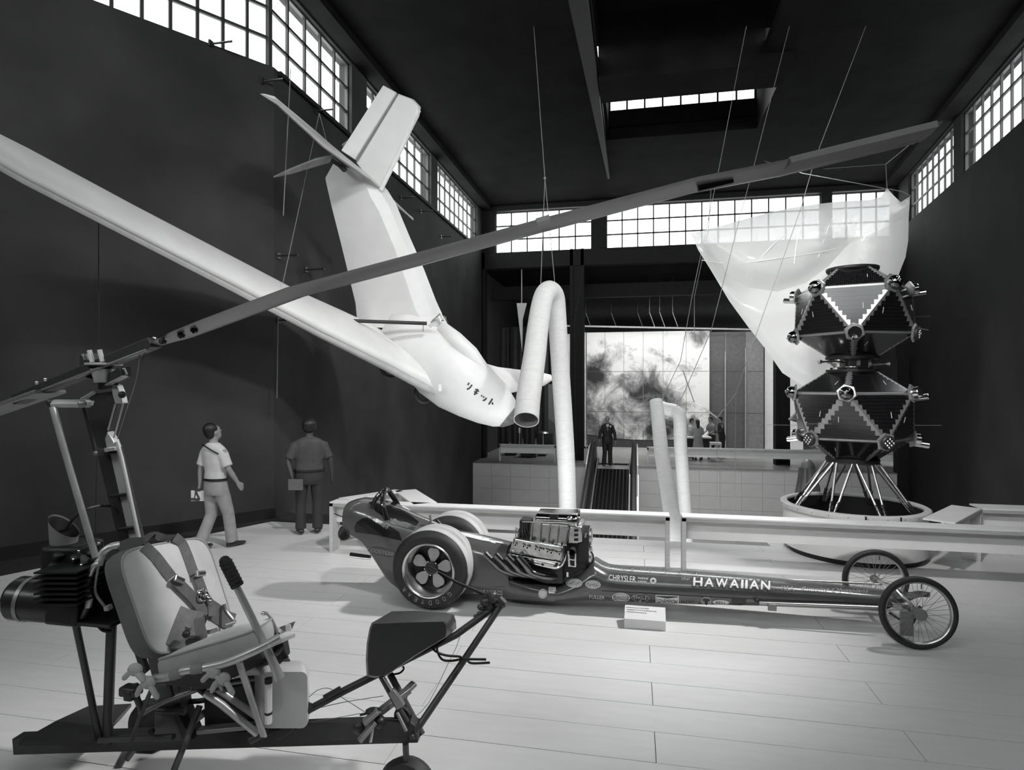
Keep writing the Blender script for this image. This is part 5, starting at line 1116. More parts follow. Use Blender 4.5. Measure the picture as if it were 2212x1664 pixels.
part('dark_print', MB().add([P(0,.06),P(.6,.0),P(.7,.2),P(.42,.98),P(.3,.98),P(.24,.3),P(.0,.3)], [tuple(range(7))]), ink, tb, ang=0, norm=False); part('pale_print', MB().add([P(.33,.28),P(.5,.28),P(.38,.62)], [(0,1,2)]).add([P(.06,.36),P(.2,.36),P(.26,.92),P(.12,.92)], [(0,1,2,3)]), WHITE, tb, ang=0, norm=False)
tb.children[1].location += Vector((0,-.001,0)); tb.children[2].location += Vector((0,-.003,0))
part('spine', MB().box(hb+Vector((0,-.035,.055)), (.07,.03,.03), rz=TH), ink, tb, ang=0)
GS = mat('grey_shirt', .055, .8, var=.15, scale=14, bump=.15, bscale=16); GT = mat('dark_trousers', .03, .8, var=.15); SK2 = mat('skin_dark', .05, .6, var=.1)  # dark tones stand in for the faint, motion-blurred man
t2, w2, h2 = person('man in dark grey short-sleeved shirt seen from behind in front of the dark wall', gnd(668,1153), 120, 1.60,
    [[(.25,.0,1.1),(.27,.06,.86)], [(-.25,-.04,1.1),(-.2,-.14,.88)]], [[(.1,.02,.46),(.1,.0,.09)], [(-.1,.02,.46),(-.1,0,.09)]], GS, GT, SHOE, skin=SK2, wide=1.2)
hb = w2((-.22,-.15,.78)); tb2, P = book('booklet', 'grey paper held behind the back of the man in the dark shirt', hb+Vector((.1,-.03,0)), ax, (.1,0,1), (.2,.15)); tb2.children[0].data.materials[0] = mat('paper_dark', .12, .7)  # paper darkened to match the blurred man
# man in dark suit at the head of the ramp
SUIT = mat('dark_suit', .012, .7, var=.2, scale=20, bump=.2, bscale=12)
q = YP(1312,1001,22.42); l3 = (q.x, q.y, ZPF); azc = math.degrees(math.atan2(-q.y, -q.x))
t3, w3, h3 = person('man in a dark suit with a white flower at the head of the ramp', l3, azc+4, 1.80,
    [[(.25,.02,1.1),(.27,.14,.9)], [(-.25,0,1.1),(-.27,.05,.84)]], [[(.09,.05,.47),(.12,.06,.09)], [(-.09,0,.46),(-.1,0,.09)]], SUIT, SUIT, SHOE, hair='bald', vox=.014, jacket=True)
part('shirt_front', MB().add([w3((-.045,.118,1.42)), w3((.045,.118,1.42)), w3((.0,.138,1.2))], [(0,1,2)]), WHITE, t3, ang=0); part('tie', MB().prism([w3((-.014,.124,1.41)), w3((.014,.124,1.41)), w3((.02,.142,1.26)), w3((0,.144,1.2)), w3((-.02,.142,1.26))], (0,.004,0)), GREYM, t3, ang=0)
part('flower', MB().ball(w3((-.095,.135,1.345)), .034, 10, 6), WHITE, t3)
# visitors round the far tables
def far(px, d, lab, az, h, **kw):
    p = D(px, 990, d); return person(lab, (p.x, p.y, ZPF), az, h, kw.pop('arms', [[(.22,.05,1.12),(.16,.26,1.02)], [(-.22,.05,1.12),(-.16,.26,1.02)]]), [[(.09,0,.47),(.09,0,.09)], [(-.09,0,.47),(-.09,0,.09)]], kw.pop('top'), kw.pop('bottom', GT), SHOE, vox=.02, lean=.12, group='visitors at the far tables', **kw)
far(1490,24.4,'dark-haired visitor in a white blouse at the far tables',-20,1.58,top=SHIRT)
far(1508,23.5,'long-haired woman in a light dress with her back turned at the far tables',95,1.58,top=mat('light_dress', .33, .7, var=.1),dress=True,hair='long')
far(1538,24.8,'man in a grey striped shirt leaning over the far tables',215,1.62,top=mat('mid_shirt', .22, .7, var=.25, scale=30))
far(1560,24.3,'man in a dark suit bending over the right end of the far tables',190,1.66,top=SUIT,bottom=SUIT,jacket=True)
def table(px0, px1, d, lab):
    a, b = D(px0,945,d), D(px1,945,d); t = thing('display_table', lab, 'table', (lerp(a.x,b.x,.5), lerp(a.y,b.y,.5), ZPF), 'far display tables'); rz = 0; c = (a+b)/2; L = (b-a).length
    part('table_top', MB().box((c.x,c.y,a.z), (L,.6,.05)), WHITE, t, ang=0, bevel=.005)
    h = L/2*.94; k = L/2*.75; z0 = ZPF; z1 = a.z-.025
    part('table_case', MB().hexa([(c.x-k,c.y-.2,z0+.45),(c.x+k,c.y-.2,z0+.45),(c.x+k,c.y+.2,z0+.45),(c.x-k,c.y+.2,z0+.45),(c.x-h,c.y-.28,z1),(c.x+h,c.y-.28,z1),(c.x+h,c.y+.28,z1),(c.x-h,c.y+.28,z1)]), BLACK, t, ang=0)
    for x in (-1,1):
        for y in (-1,1): part('leg', MB().beam((c.x+x*k*.85,c.y+y*.16,z0), (c.x+x*k*.85,c.y+y*.16,z0+.46), .04), DKM, t, ang=0)
table(1481,1500,23.9,'left of two far display tables with white tops'); table(1512,1535,24.0,'right of two far display tables with white tops')
a, b = D(1534,956,23.4), D(1557,956,23.4); c = (a+b)/2
t = thing('folding_stool', 'white folding stool with crossed legs in front of the far visitors', 'stool', (c.x,c.y,ZPF)); part('seat', MB().box((c.x,c.y,a.z-.04), ((b-a).length,.4,.09)), WHITE, t, ang=0, bevel=.01)
hw_ = (b-a).length/2
for s in (-1,1): part('leg', MB().beam((c.x+s*hw_*.9,c.y-.15,a.z-.06), (c.x+s*hw_*.95,c.y-.15,ZPF), .035), WHITE, t, ang=0); part('cross_leg', MB().beam((c.x,c.y-.12,a.z-.1), (c.x+s*hw_*.85,c.y-.12,ZPF+.2), .03), WHITE, t, ang=0); part('leg', MB().beam((c.x+s*hw_*.9,c.y+.15,a.z-.06), (c.x+s*hw_*.95,c.y+.15,ZPF), .035), WHITE, t, ang=0)
# crates and cases on the platform, left
def case(px0, px1, py0, d, lab, m=DKM, dep=.5, nm='equipment_case'):
    a, b = D(px0,py0,d), D(px1,py0,d); t = thing(nm, lab, 'case', (lerp(a.x,b.x,.5), a.y, ZPF)); part('case_body', MB().boxa((a.x,a.y,ZPF+.03),(b.x,a.y+dep,a.z)), m, t, ang=0, bevel=.01)
    part('lid', MB().boxa((a.x-.01,a.y-.01,a.z-.06),(b.x+.01,a.y+dep+.01,a.z+.01)), m, t, ang=0, bevel=.005); n = 4
    for i in range(n): x = lerp(a.x,b.x,.68+.28*i/n); part('vent_slat', MB().boxa((x,a.y-.012,ZPF+.1),(x+.025,a.y,a.z-.12)), BLACK, t, ang=0)
    for x in (a.x+.05,b.x-.05): part('foot', MB().boxa((x-.03,a.y+.05,ZPF),(x+.03,a.y+dep-.05,ZPF+.035)), BLACK, t, ang=0)
case(1124,1159,968,24.5,'dark grey equipment case on the platform behind the left barrier', mat('case_grey', .1, .6)); case(1090,1115,964,25.2,'black equipment case left of the grey one on the platform'); case(1160,1180,970,25.0,'mid grey low case right of the dark one on the platform', mat('case_grey2', .16, .6))
case(1163,1195,938,26.5,'dark machine with a pale lid under the grey disc', BLACK)
q = D(1173,936,26.3); solo('lamp_shade', MB().lathe([(.25,0),(.2,.06),(.02,.1)], q, n=20, cap=True).tube([q, (q.x,q.y,ZPF)], .03, 6), ALU, 'small pale lamp on a stand beside the dark machine', 'lamp')
q = D(1122,930,24.8); solo('white_card', MB().box(q, (.07,.02,.22)).tube([q,(q.x,q.y,ZPF)], .012, 5), WHITE, 'tiny white upright card on a stick above the left platform barrier', 'card', ang=0)
# ================= GYROCOPTER (foreground) =================
GD = 3.05
def G(x, y, d=GD): return D(x, y, d)
gy = thing('gyrocopter', 'open-frame gyrocopter with padded seat, harness and long rotor blade in the foreground', 'gyrocopter', (G(600,1590).x, G(600,1590).y, 0))
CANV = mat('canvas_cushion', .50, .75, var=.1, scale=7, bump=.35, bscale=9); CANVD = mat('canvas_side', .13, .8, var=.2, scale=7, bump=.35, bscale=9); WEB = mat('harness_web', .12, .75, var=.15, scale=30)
TUBE = mat('frame_tube', .5, .35, .5, var=.15, scale=8); TUBD = mat('frame_tube_dark', .06, .4, .4, var=.2); PALE = mat('pale_alloy', .62, .35, .6, var=.1); KEEL = mat('keel_grey', .055, .45, .4, var=.2)
def gt(nm, pts, r, m, n=10, par=gy, cv=0): P = [G(*p) for p in pts]; return part(nm, MB().tube(curve(P, cv) if cv else P, r, n), m, par)
def gb(nm, p, q, w, h, m, par=gy, up=(0,0,1), bevel=.003): return part(nm, MB().beam(G(*p), G(*q), w, h, up), m, par, ang=.4, bevel=bevel)
def gp(nm, poly, dep, m, par=gy, bevel=.004, ang=.4): a, b = ray(CX); return part(nm, MB().prism([G(*p) for p in poly], Vector((-S_, C_, 0))*dep), m, par, ang=ang, bevel=bevel)
# --- keel, mast, landing legs
gb('keel', (40,1606,3.22), (905,1578,3.0), .07, .085, KEEL)
gp('keel_plate', [(640,1566,2.97),(775,1560,2.97),(900,1562,2.95),(905,1592,2.95),(640,1606,2.97)], .05, KEEL)
gb('keel_bracket', (430,1578,2.98), (560,1566,2.96), .05, .02, GREYM)
mast_b, mast_t = (392,1600,3.16), (236,968,3.14)
gb('mast', mast_b, mast_t, .105, .06, TUBD, up=(0,1,0)); d_ = 3.09
part('mast_face', MB().hexa([G(x, y, d) for x, y, d in ((238,980,3.10),(256,979,3.10),(301,1168,3.10),(281,1171,3.10),(238,980,3.16),(256,979,3.16),(301,1168,3.16),(281,1171,3.16))]), mat('mast_face_pale', .48, .4, .3, var=.06), gy, ang=0)
for y in (976, 1068, 1140): 
    x = 236+(y-968)*.243; gp('mast_band', [(x-26,y+2,3.07),(x+20,y-4,3.07),(x+22,y+3,3.07),(x-24,y+9,3.07)], .03, BLACK)
gt('mast_tube', [(252,955,3.06),(262,990,3.06),(300,1165,3.04)], .011, PALE)
gp('mast_head_plate', [(196,850,3.12),(248,845,3.12),(256,866,3.12),(240,915,3.12),(226,952,3.12),(234,968,3.12),(212,968,3.12),(198,935,3.12),(186,880,3.12)], .04, DKM)
gp('head_bracket', [(241,829,3.06),(252,832,3.06),(259,850,3.06),(264,872,3.06),(248,872,3.06),(242,850,3.06)], .05, PALE)
gp('head_bracket', [(232,932,3.06),(244,952,3.06),(250,968,3.06),(230,970,3.06),(226,948,3.06)], .05, PALE)
gt('bracket_rod', [(249,873,3.05),(233,930,3.05)], .004, PALE, 6); gt('bracket_rod', [(266,873,3.05),(249,935,3.05),(246,946,3.05)], .004, PALE, 6)
gb('mast_collar', (229,972,3.05), (252,969,3.05), .03, .02, PALE); gt('collar_rod', [(207,980,3.05),(230,973,3.05)], .014, TUBD); part('rod_end', MB().ball(G(207,979,3.04), .012, 10, 6), GREYM, gy)
# --- rotor head
gb('cross_bar', (224,832,3.14), (272,803,2.98), .05, .05, DKM, up=(0,0,1)); gp('bar_end', [(257,796,2.97),(268,795,2.97),(274,809,2.97),(265,813,2.97)], .01, PALE, bevel=.001); gp('bar_hollow', [(259.5,799,2.965),(266,798,2.965),(270.5,808,2.965),(266,810,2.965)], .006, BLACK, bevel=0)
gb('bar_underside', (233,832,3.06), (270,813,2.96), .03, .008, PALE)
part('bearing', MB().lathe([(.0,-.055),(.035,-.055),(.04,-.03),(.052,.0),(.056,.012),(.0,.015)], G(221,803,3.06), (0,0,1), n=24), mat('bearing_white', .62, .3, .4, var=.05), gy, ang=.5)
gb('hub_flange', (201,787,3.05), (247,787,3.03), .11, .012, PALE)
gp('hub_block', [(171,765,3.06),(197,762,3.06),(203,790,3.06),(206,822,3.06),(182,815,3.06),(172,795,3.06)], .08, DKM)
for x, y in ((193,757),(215,756)): gt('hub_bolt', [(x,y,3.0),(x+1,y+4,3.0),(x+7,y+26,3.0)], .011, WHITE)
for x in (178,186): gt('hub_bolt_small', [(x,766,3.02),(x+6,778,3.02)], .006, GREYM, 8)
gb('hub_bar', (40,864,3.12), (335,740,3.0), .075, .05, DKM); gb('hub_bar_edge', (92,843,3.06), (318,756,2.97), .02, .012, GREYM)
for x, y in ((79,827),(98,820),(314,737),(333,731)): part('bar_bolt', MB().ball(G(x,y,3.0), .009, 8, 6), CHROME, gy)
# --- rotor blade: long flat aerofoil rising to the right
BLM = mat('rotor_blade_grey', .22, .3, .3, var=.15, scale=2, stretch=(1,1,1))
bp = [(318,752,3.02,.05),(352,738,3.0,.10),(395,722,2.98,.165),(460,697,2.96,.18),(640,630,2.88,.18),(900,561,2.8,.18),(1170,487,2.74,.18),(1500,400,2.67,.18),(1690,363,2.63,.18),(1850,322,2.6,.18),(2010,284,2.57,.18)]
rings = []
for i, (x, y, d, ch) in enumerate(bp):
    c = G(x, y, d); a = G(*bp[max(i-1,0)][:3]); b = G(*bp[min(i+1,len(bp)-1)][:3]); s = (b-a).normalized(); w_ = Vector((-S_, C_, 0)); w_ = (w_-s*w_.dot(s)); w_ = (w_+Vector((0,0,-.10))).normalized(); n = s.cross(w_).normalized()
    r = []
    for k in range(14):
        t = 2*PI*k/14; u = math.cos(t); r.append(c+w_*u*ch*.5+n*math.sin(t)*ch*.055*(1.15+.5*u))
    rings.append(r)
blade = part('rotor_blade', MB().loft(rings), BLM, gy, ang=1.2)
gb('blade_stub', (110,846,3.1), (-60,905,3.2), .17, .02, BLM)
for x, y in ((392,722),(420,711),(352,735)):
    q = G(x, y, 2.94); part('blade_bolt', MB().lathe([(.0,-.018),(.016,-.016),(.018,0),(.006,.0),(.006,.014),(.0,.014)], q, (0,.2,1), n=10), BLACK, blade); part('blade_bolt', MB().ball(G(x-2,y+7,2.93), .007, 8, 5), BLACK, blade)
part('blade_strap', MB().beam(G(1158,488,2.735), G(1186,480,2.733), .17, .022), mat('strap_pale', .35, .4), blade, ang=0); part('blade_shade', MB().beam(G(1692,362,2.63), G(1998,287,2.57), .186, .026), mat('blade_shade_grey', .16, .5), blade, ang=0); part('balance_weight', MB().beam(G(1508,409,2.66), G(1583,391,2.65), .02, .02), DKM, blade, ang=0)  # darker outer sleeve stands in for light and shadow along the blade
gt('safety_wire', [(302,752,3.0),(300,790,2.99),(292,830,2.98),(272,890,2.98),(254,948,3.0)], .0025, GREYM, 5, cv=5); gt('safety_wire', [(318,748,3.0),(304,790,2.99)], .0015, BLACK, 5)
part('pivot_knob', MB().ball(G(264,853,3.0), .018, 10, 6), BLACK, gy)
# --- control linkage at the back of the mast
gt('control_arm', [(112,872,2.95),(195,872,3.0)], .020, TUBE); part('arm_fork', MB().beam(G(176,864,3.0), G(203,848,3.05), .02, .014), PALE, gy, ang=0); gp('arm_plate', [(184,866,2.97),(199,866,2.97),(196,877,2.97),(187,877,2.97)], .02, PALE)
part('arm_joint', MB().ball(G(177,873,2.97), .02, 10, 6), GREYM, gy); part('arm_joint', MB().ball(G(110,870,2.95), .022, 10, 6), DKM, gy)
gt('push_rod', [(114,880,2.95),(140,975,2.94),(207,1205,2.9)], .0155, TUBE, 12); gt('thin_rod', [(180,880,3.02),(206,975,3.05)], .008, TUBD, 8)
# --- seat cushions
def quadgrid(c, nu, nv, puff, nrm, face_m, nm, thick, side_m, par=gy):
    """padded cushion: c = four corner points (bottom-left, bottom-right, top-right, top-left) of the front face"""
    c = [Vector(p) for p in c]; front = []; n = Vector(nrm).normalized()
    for j in range(nv+1):
        v = j/nv
        for i in range(nu+1):
            u = i/nu; U = 2*u-1; Vv = 2*v-1
            rx = math.copysign(abs(U)**1.0, U); k = max(abs(U), abs(Vv)); L = (abs(U)**6+abs(Vv)**6)**(1/6) or 1; sc = k/L if L else 1
            uu, v2 = .5+.5*U*sc, .5+.5*Vv*sc
            p = lerp(lerp(c[0],c[1],uu), lerp(c[3],c[2],uu), v2); f = (1-abs(U)**3)*(1-abs(Vv)**3)
            front.append(p+n*(puff*f+.004*math.sin(u*9+v*5)*f))
    W_ = nu+1; m = MB(); m.add(front, [(j*W_+i, j*W_+i+1, (j+1)*W_+i+1, (j+1)*W_+i) for j in range(nv) for i in range(nu)])
    o = part(nm, m, face_m, par, ang=1.2)
    loop = [i for i in range(W_)]+[j*W_+nu for j in range(1,nv+1)]+[nv*W_+i for i in range(nu-1,-1,-1)]+[j*W_ for j in range(nv-1,0,-1)]
    E = [front[i] for i in loop]; ctr = sum(E, Vector())/len(E); s = MB(); R_ = []
    for q, g in ((0,0),(.25,.03),(.7,.03),(1,0)): R_.append([p-n*thick*q+(p-ctr)*g for p in E])
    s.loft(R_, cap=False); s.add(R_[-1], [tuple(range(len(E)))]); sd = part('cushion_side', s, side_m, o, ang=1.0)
    part('piping', MB().tube(E+[E[0],E[1]], .006, 6, cap=False), mat('piping_grey', .3, .7), o); return o, m
bN, bF, tF, tN = G(330,1425,2.78), G(508,1358,3.32), G(444,1158,3.36), G(250,1192,2.78)
bn = (bF-bN).cross(tN-bN).normalized(); bn = -bn if bn.dot(EYEV-bN) < 0 else bn
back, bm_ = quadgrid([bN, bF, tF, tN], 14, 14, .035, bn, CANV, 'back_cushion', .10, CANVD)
pN, pF, fF, fN = G(322,1432,2.74), G(480,1378,3.12), G(592,1334,3.02), G(546,1366,2.72)
pn = Vector((0,0,1)); nn_ = (pF-pN).cross(fN-pN).normalized(); nn_ = -nn_ if nn_.z < 0 else nn_
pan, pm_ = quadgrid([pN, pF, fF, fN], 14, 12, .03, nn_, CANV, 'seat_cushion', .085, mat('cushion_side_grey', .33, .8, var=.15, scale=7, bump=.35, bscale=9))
gp('back_frame_plate', [(222,1212,2.92),(232,1206,2.92),(318,1452,2.9),(306,1462,2.9)], .03, TUBD)
gt('back_frame_tube', [(259,1178,2.95),(238,1183,2.93),(220,1198,2.92),(212,1222,2.9)], .019, PALE, 12, cv=5); gt('back_frame_tube', [(216,1218,2.88),(205,1222,2.88),(194,1240,2.88),(186,1262,2.88),(188,1282,2.88),(193,1295,2.88),(190,1312,2.88)], .014, PALE, 12, cv=5); gt('back_frame_tube', [(190,1310,2.88),(180,1330,2.9),(170,1350,2.92)], .014, TUBD, 12)
gt('cable_sheath', [(213,1222,2.86),(206,1262,2.86),(208,1285,2.86),(226,1310,2.86)], .006, GREYM, 6, cv=5)
# --- harness
bb = bvh_of(bm_); bpn = bvh_of(pm_)
def strap(nm, pts, w, par, b=None, lift=.012, m=WEB):
    P = []
    for px, py in pts:
        h = onto([(px, py)], b, lift)
        if h: P.append(h[0])
        else: d = (D(px,py,1)-EYEV).normalized(); P.append(EYEV+d*((bN-EYEV).dot(bn)/d.dot(bn))+bn*lift)
    P = curve(P, 4)
    return part(nm, MB().ribbon(P, w, .004, (EYEV-P[0]).normalized()+bn*.5), m, par, ang=0)
strap('shoulder_strap', [(306,1182),(330,1205),(350,1229),(366,1250)], .050, gy, bb, .014); strap('shoulder_strap', [(364,1252),(385,1272),(405,1292),(424,1316),(428,1332)], .046, gy, bb, .03)
strap('shoulder_strap', [(372,1162),(388,1178),(400,1205),(408,1228),(415,1246)], .046, gy, bb, .016); strap('shoulder_strap', [(415,1248),(422,1265),(432,1290),(446,1312),(448,1332)], .04, gy, bb, .03)
strap('lap_strap', [(370,1396),(380,1370),(392,1340),(402,1318)], .085, gy, bb, .02); strap('lap_strap', [(398,1372),(410,1348),(418,1322)], .06, gy, bb, .026)
strap('lap_strap', [(436,1310),(455,1322),(478,1338),(499,1346)], .085, gy, bb, .018)
P = [G(430,1335,2.95), G(432,1358,2.93), G(436,1375,2.92), G(428,1384,2.92), G(405,1386,2.92), G(385,1394,2.9)]; part('lap_strap', MB().ribbon(curve(P,5), .05, .005, (.3,-1,.4)), WEB, gy, ang=0)
P = [G(446,1330,2.96), G(438,1352,2.94), G(440,1364,2.94), G(452,1366,2.96), G(470,1360,3.0)]; part('strap_tail', MB().ribbon(curve(P,5), .02, .004, (.3,-1,.4)), BLACK, gy, ang=0)
gt('strap_anchor', [(484,1306,3.2),(488,1320,3.2),(502,1338,3.2),(505,1345,3.2),(485,1352,3.15)], .010, GREYM, 8, cv=4)
part('shoulder_pad', MB().ribbon(curve([G(258,1186,2.93), G(280,1178,2.95), G(305,1177,2.95)],4), .07, .012, (0,-1,.6)), mat('strap_dark', .04, .8), gy, ang=0); part('shoulder_loop', MB().ribbon(curve([G(300,1178,2.97), G(318,1160,3.05), G(330,1155,3.1), G(352,1163,3.12), G(372,1163,3.1)],5), .05, .006, (0,-.6,1)), MATS['strap_dark'], gy, ang=0)
for x, y, a in ((372,1257,-28),(417,1246,-5)):
    q = onto([(x,y)], bb, .045)[0]; M = Matrix.Rotation(R(a), 3, bn)@Matrix(((fx_:=(bF-bN).normalized()), bn, (bn.cross(fx_)*-1))).transposed()
    part('buckle', MB().box(q, (.062,.012,.032), M=M), mat('buckle_steel', .45, .3, .8), gy, ang=0, bevel=.004); part('buckle_bar', MB().box(q+bn*.008, (.05,.006,.01), M=M), CHROME, gy, ang=0)
q = onto([(422,1290)], bb, .05)[0]; part('release_ring', MB().lathe([(.03,-.004),(.034,0),(.03,.004),(.026,0),(.03,-.004)], q, bn, n=20), CHROME, gy)
for x, y in ((416,1282),(428,1292),(434,1298),(437,1304)): part('release_link', MB().ball(onto([(x,y)], bb, .045)[0], .012, 8, 6), CHROME, gy)
part('lap_knob', MB().ball(G(402,1370,2.88), .018, 12, 8), BLACK, gy); part('strap_bundle', MB().ball(G(388,1392,2.92), (.07,.05,.025), 12, 8), WEB, gy); part('strap_bundle', MB().ball(G(420,1388,2.92), (.06,.04,.018), 12, 8), BLACK, gy)
# --- seat frame underneath
gt('seat_rail', [(332,1466,2.73),(365,1462,2.71),(400,1449,2.7),(440,1443,2.7),(490,1432,2.69),(555,1404,2.69),(604,1377,2.72)], .0185, TUBE, 12, cv=4)
for a, b in (((372,1460,2.71),(392,1453,2.7)),((415,1447,2.7),(440,1443,2.7))): gt('rail_sleeve', [a, b], .022, mat('sleeve_grey', .22, .7), 12)
gb('front_bar', (574,1394,2.7), (632,1369,2.8), .05, .02, WHITE); gp('front_tab', [(616,1352,2.8),(626,1350,2.8),(632,1378,2.8),(620,1380,2.8)], .01, WHITE, bevel=.001)
for i, (x, y) in enumerate(((292,1447),(320,1475),(462,1452),(482,1466))):   # knotted tie cords
    q = G(x, y, 2.69); kn = part('tie_knot', MB().ball(q, (.035,.025,.028), 10, 7), mat('cord_pale', .4, .8, bump=.4, bscale=40), gy)
    for s in (-1, 1): part('cord_end', MB().tube(curve([q, q+Vector((s*.03,-.01,-.02)), q+Vector((s*.055,-.005,-.045-.02*(i%2)))],4), [.012]*8+[.006], 6), MATS['cord_pale'], kn)
gt('cord', [(295,1445,2.69),(310,1462,2.69),(322,1478,2.69)], .009, MATS['cord_pale'], 6); gt('cord', [(470,1465,2.69),(474,1480,2.69),(480,1492,2.69)], .006, MATS['cord_pale'], 6)
gb('seat_strut', (516,1430,2.70), (570,1592,2.86), .032, .012, TUBE, up=(0,-1,0)); gt('seat_strut', [(442,1497,2.84),(478,1522,2.86),(556,1586,2.9)], .017, TUBE, 12); gt('seat_strut', [(470,1488,2.9),(510,1516,2.92),(566,1556,2.95)], .017, TUBE, 12)
gt('seat_strut', [(376,1456,2.95),(420,1480,2.95),(446,1500,2.92)], .016, TUBD, 12); gt('seat_strut', [(328,1488,2.85),(302,1550,2.85),(283,1602,2.85)], .010, TUBD, 10); gt('seat_strut', [(292,1478,2.85),(296,1510,2.85),(306,1534,2.85)], .014, TUBD, 10)
gt('cross_tube', [(300,1545,2.9),(355,1515,2.98),(440,1484,3.0),(560,1465,3.0)], .015, GREYM, 12); gt('cross_tube', [(330,1520,3.1),(430,1515,3.1),(520,1500,3.1)], .013, TUBD, 12); gt('cross_tube', [(340,1535,3.0),(400,1537,3.0)], .02, TUBD, 12); gt('cross_tube', [(408,1565,3.05),(442,1540,3.05)], .018, GREYM, 12)
gp('mast_foot', [(335,1478,3.02),(385,1478,3.02),(392,1535,3.02),(418,1600,3.0),(332,1606,3.0)], .10, mat('foot_grey', .10, .5, .3)); gp('mast_foot', [(372,1545,2.98),(384,1540,2.98),(415,1600,2.98),(395,1604,2.98)], .06, BLACK)
gt('shock_tube', [(365,1472,2.9),(372,1505,2.9)], .012, BLACK, 10); part('clamp_block', MB().box(G(283,1492,2.85), (.09,.06,.045)), DKM, gy, bevel=.01); part('clamp_block', MB().box(G(283,1500,2.84), (.045,.05,.05)), BLACK, gy, bevel=.008)
gp('seat_bottom_pan', [(330,1470,2.8),(455,1448,2.78),(560,1408,2.8),(590,1395,2.9),(575,1430,2.95),(470,1482,2.95),(440,1490,2.92),(360,1480,2.9)], .3, mat('pan_dark', .035, .6), ang=0, bevel=0)
gt('throttle_lever', [(568,1324,3.0),(580,1328,3.0),(590,1345,3.0),(600,1368,3.0)], .008, GREYM, 8, cv=4); part('throttle_knob', MB().ball(G(569,1326,3.0), .012, 10, 8), CHROME, gy); gp('throttle_mount', [(597,1358,3.0),(606,1368,3.0),(618,1368,3.0),(618,1375,3.0),(604,1380,3.0)], .03, GREYM)
for i in range(5): gt('brake_hose', [(560+i*6,1420-i*3,2.9),(578+i*5,1432-i*4,2.92),(590+i*6,1412-i*4,2.95)], .006, BLACK, 6, cv=3)
gt('hose_loop', [(610,1400,2.95),(617,1412,2.95),(622,1420,2.95),(612,1424,2.95)], .005, BLACK, 6); gp('switch_box', [(590,1395,2.95),(612,1388,2.95),(616,1410,2.95),(618,1422,2.95),(604,1436,2.95),(588,1440,2.95)], .06, BLACK)
# --- fuel tank
tk = []
for x, y0, y1 in ((437,1548,1580),(470,1520,1578),(560,1462,1572),(590,1438,1566),(640,1424,1552),(660,1432,1545),(666,1450,1535)): pass
c0 = G(610,1500,3.0); TA = mat('tank_grey', .52, .35, var=.05)
def rr(x0, x1, y0, y1, d, rad=10, n=6):
    o = []
    for cx, cy, a0 in ((x1-rad,y1-rad,0),(x0+rad,y1-rad,90),(x0+rad,y0+rad,180),(x1-rad,y0+rad,270)):
        for k in range(n): a = R(a0+90*k/(n-1)); o.append(G(cx+rad*math.cos(a), cy+rad*math.sin(a), d))
    return o
part('fuel_tank', MB().loft([rr(566,664,1452,1574,2.86,14), rr(561,666,1440,1574,2.9,18), rr(548,668,1430,1572,3.0,22), rr(520,666,1427,1568,3.25,22), rr(505,660,1430,1564,3.35,20)]), TA, gy, ang=1.0)
part('tank_collar', MB().lathe([(.05,0),(.045,.03),(.03,.035),(0,.036)], G(606,1442,3.02), (0,0,1), n=18), DKM, gy); gp('tank_side_shade', [(440,1500,3.02),(560,1470,2.98),(566,1572,2.98),(442,1584,3.02)], .1, mat('tank_shade_black', .012, .6), ang=0)  # black slab stands for the shaded left side of the tank
gt('dip_tube', [(580,1468,2.8),(580,1562,2.82)], .0165, WHITE, 6); gt('tube_cap', [(580,1466,2.8),(580,1476,2.8)], .0175, BLACK, 10); gt('tube_band', [(580,1538,2.815),(580,1543,2.815)], .0175, BLACK, 10)
# --- control stick
gt('control_stick', [(604,1466,2.78),(590,1432,2.78),(545,1337,2.76),(508,1262,2.74)], [.024,.019,.0165,.0155], TUBE, 14); gr = [(514,1268,2.74),(512,1264,2.74),(500,1240,2.735),(490,1220,2.73),(486,1212,2.73)]
grip = gt('stick_grip', gr, [.026,.0275,.0275,.0275,.024], mat('grip_black', .012, .7, bump=.3, bscale=80), 14); part('grip_end', MB().ball(G(486,1213,2.73), .025, 12, 8), MATS['grip_black'], grip)
for i in range(7): x = lerp(512,488,i/6); y = lerp(1262,1216,i/6); a = G(512,1264,2.74); b = G(488,1216,2.73); part('grip_ridge', MB().lathe([(.0275,-.004),(.03,0),(.0275,.004)], lerp(a,b,i/6), b-a, n=14), MATS['grip_black'], grip)
# --- engine behind the seat
EN = mat('engine_black', .014, .5, .3, var=.2)
en = part('engine_block', MB().boxa((G(132,1220,3.0).x, G(132,1220,3.0).y-.1, G(132,1335,3.0).z), (G(215,1220,3.0).x, G(132,1220,3.0).y+.25, G(132,1215,3.0).z)), EN, gy, bevel=.02)
for i in range(7): q = G(160,1222+i*11,2.9); part('cooling_fin', MB().box(q, (.2,.24,.008), rz=TH), EN, en, ang=0)
hd = G(150,1215,3.0); part('cylinder_head', MB().box(hd+Vector((0,.02,.03)), (.19,.2,.13), rz=TH), EN, en, bevel=.02)
horn = MB(); hc = G(138,1182,3.0); horn.lathe([(.036,-.07),(.038,.0),(.055,.02),(.06,.05)], hc, (0,0,1), n=20)
ring_a = []; rings = []
for f, r_ in ((0,.058),(.3,.06),(.7,.062),(1,.064)):
    rings.append([hc+Vector((r_*math.cos(2*PI*k/20), r_*math.sin(2*PI*k/20), .03+f*(.075-.055*math.cos(2*PI*k/20+TH)-.02*math.sin(2*PI*k/20)))) for k in range(20)])
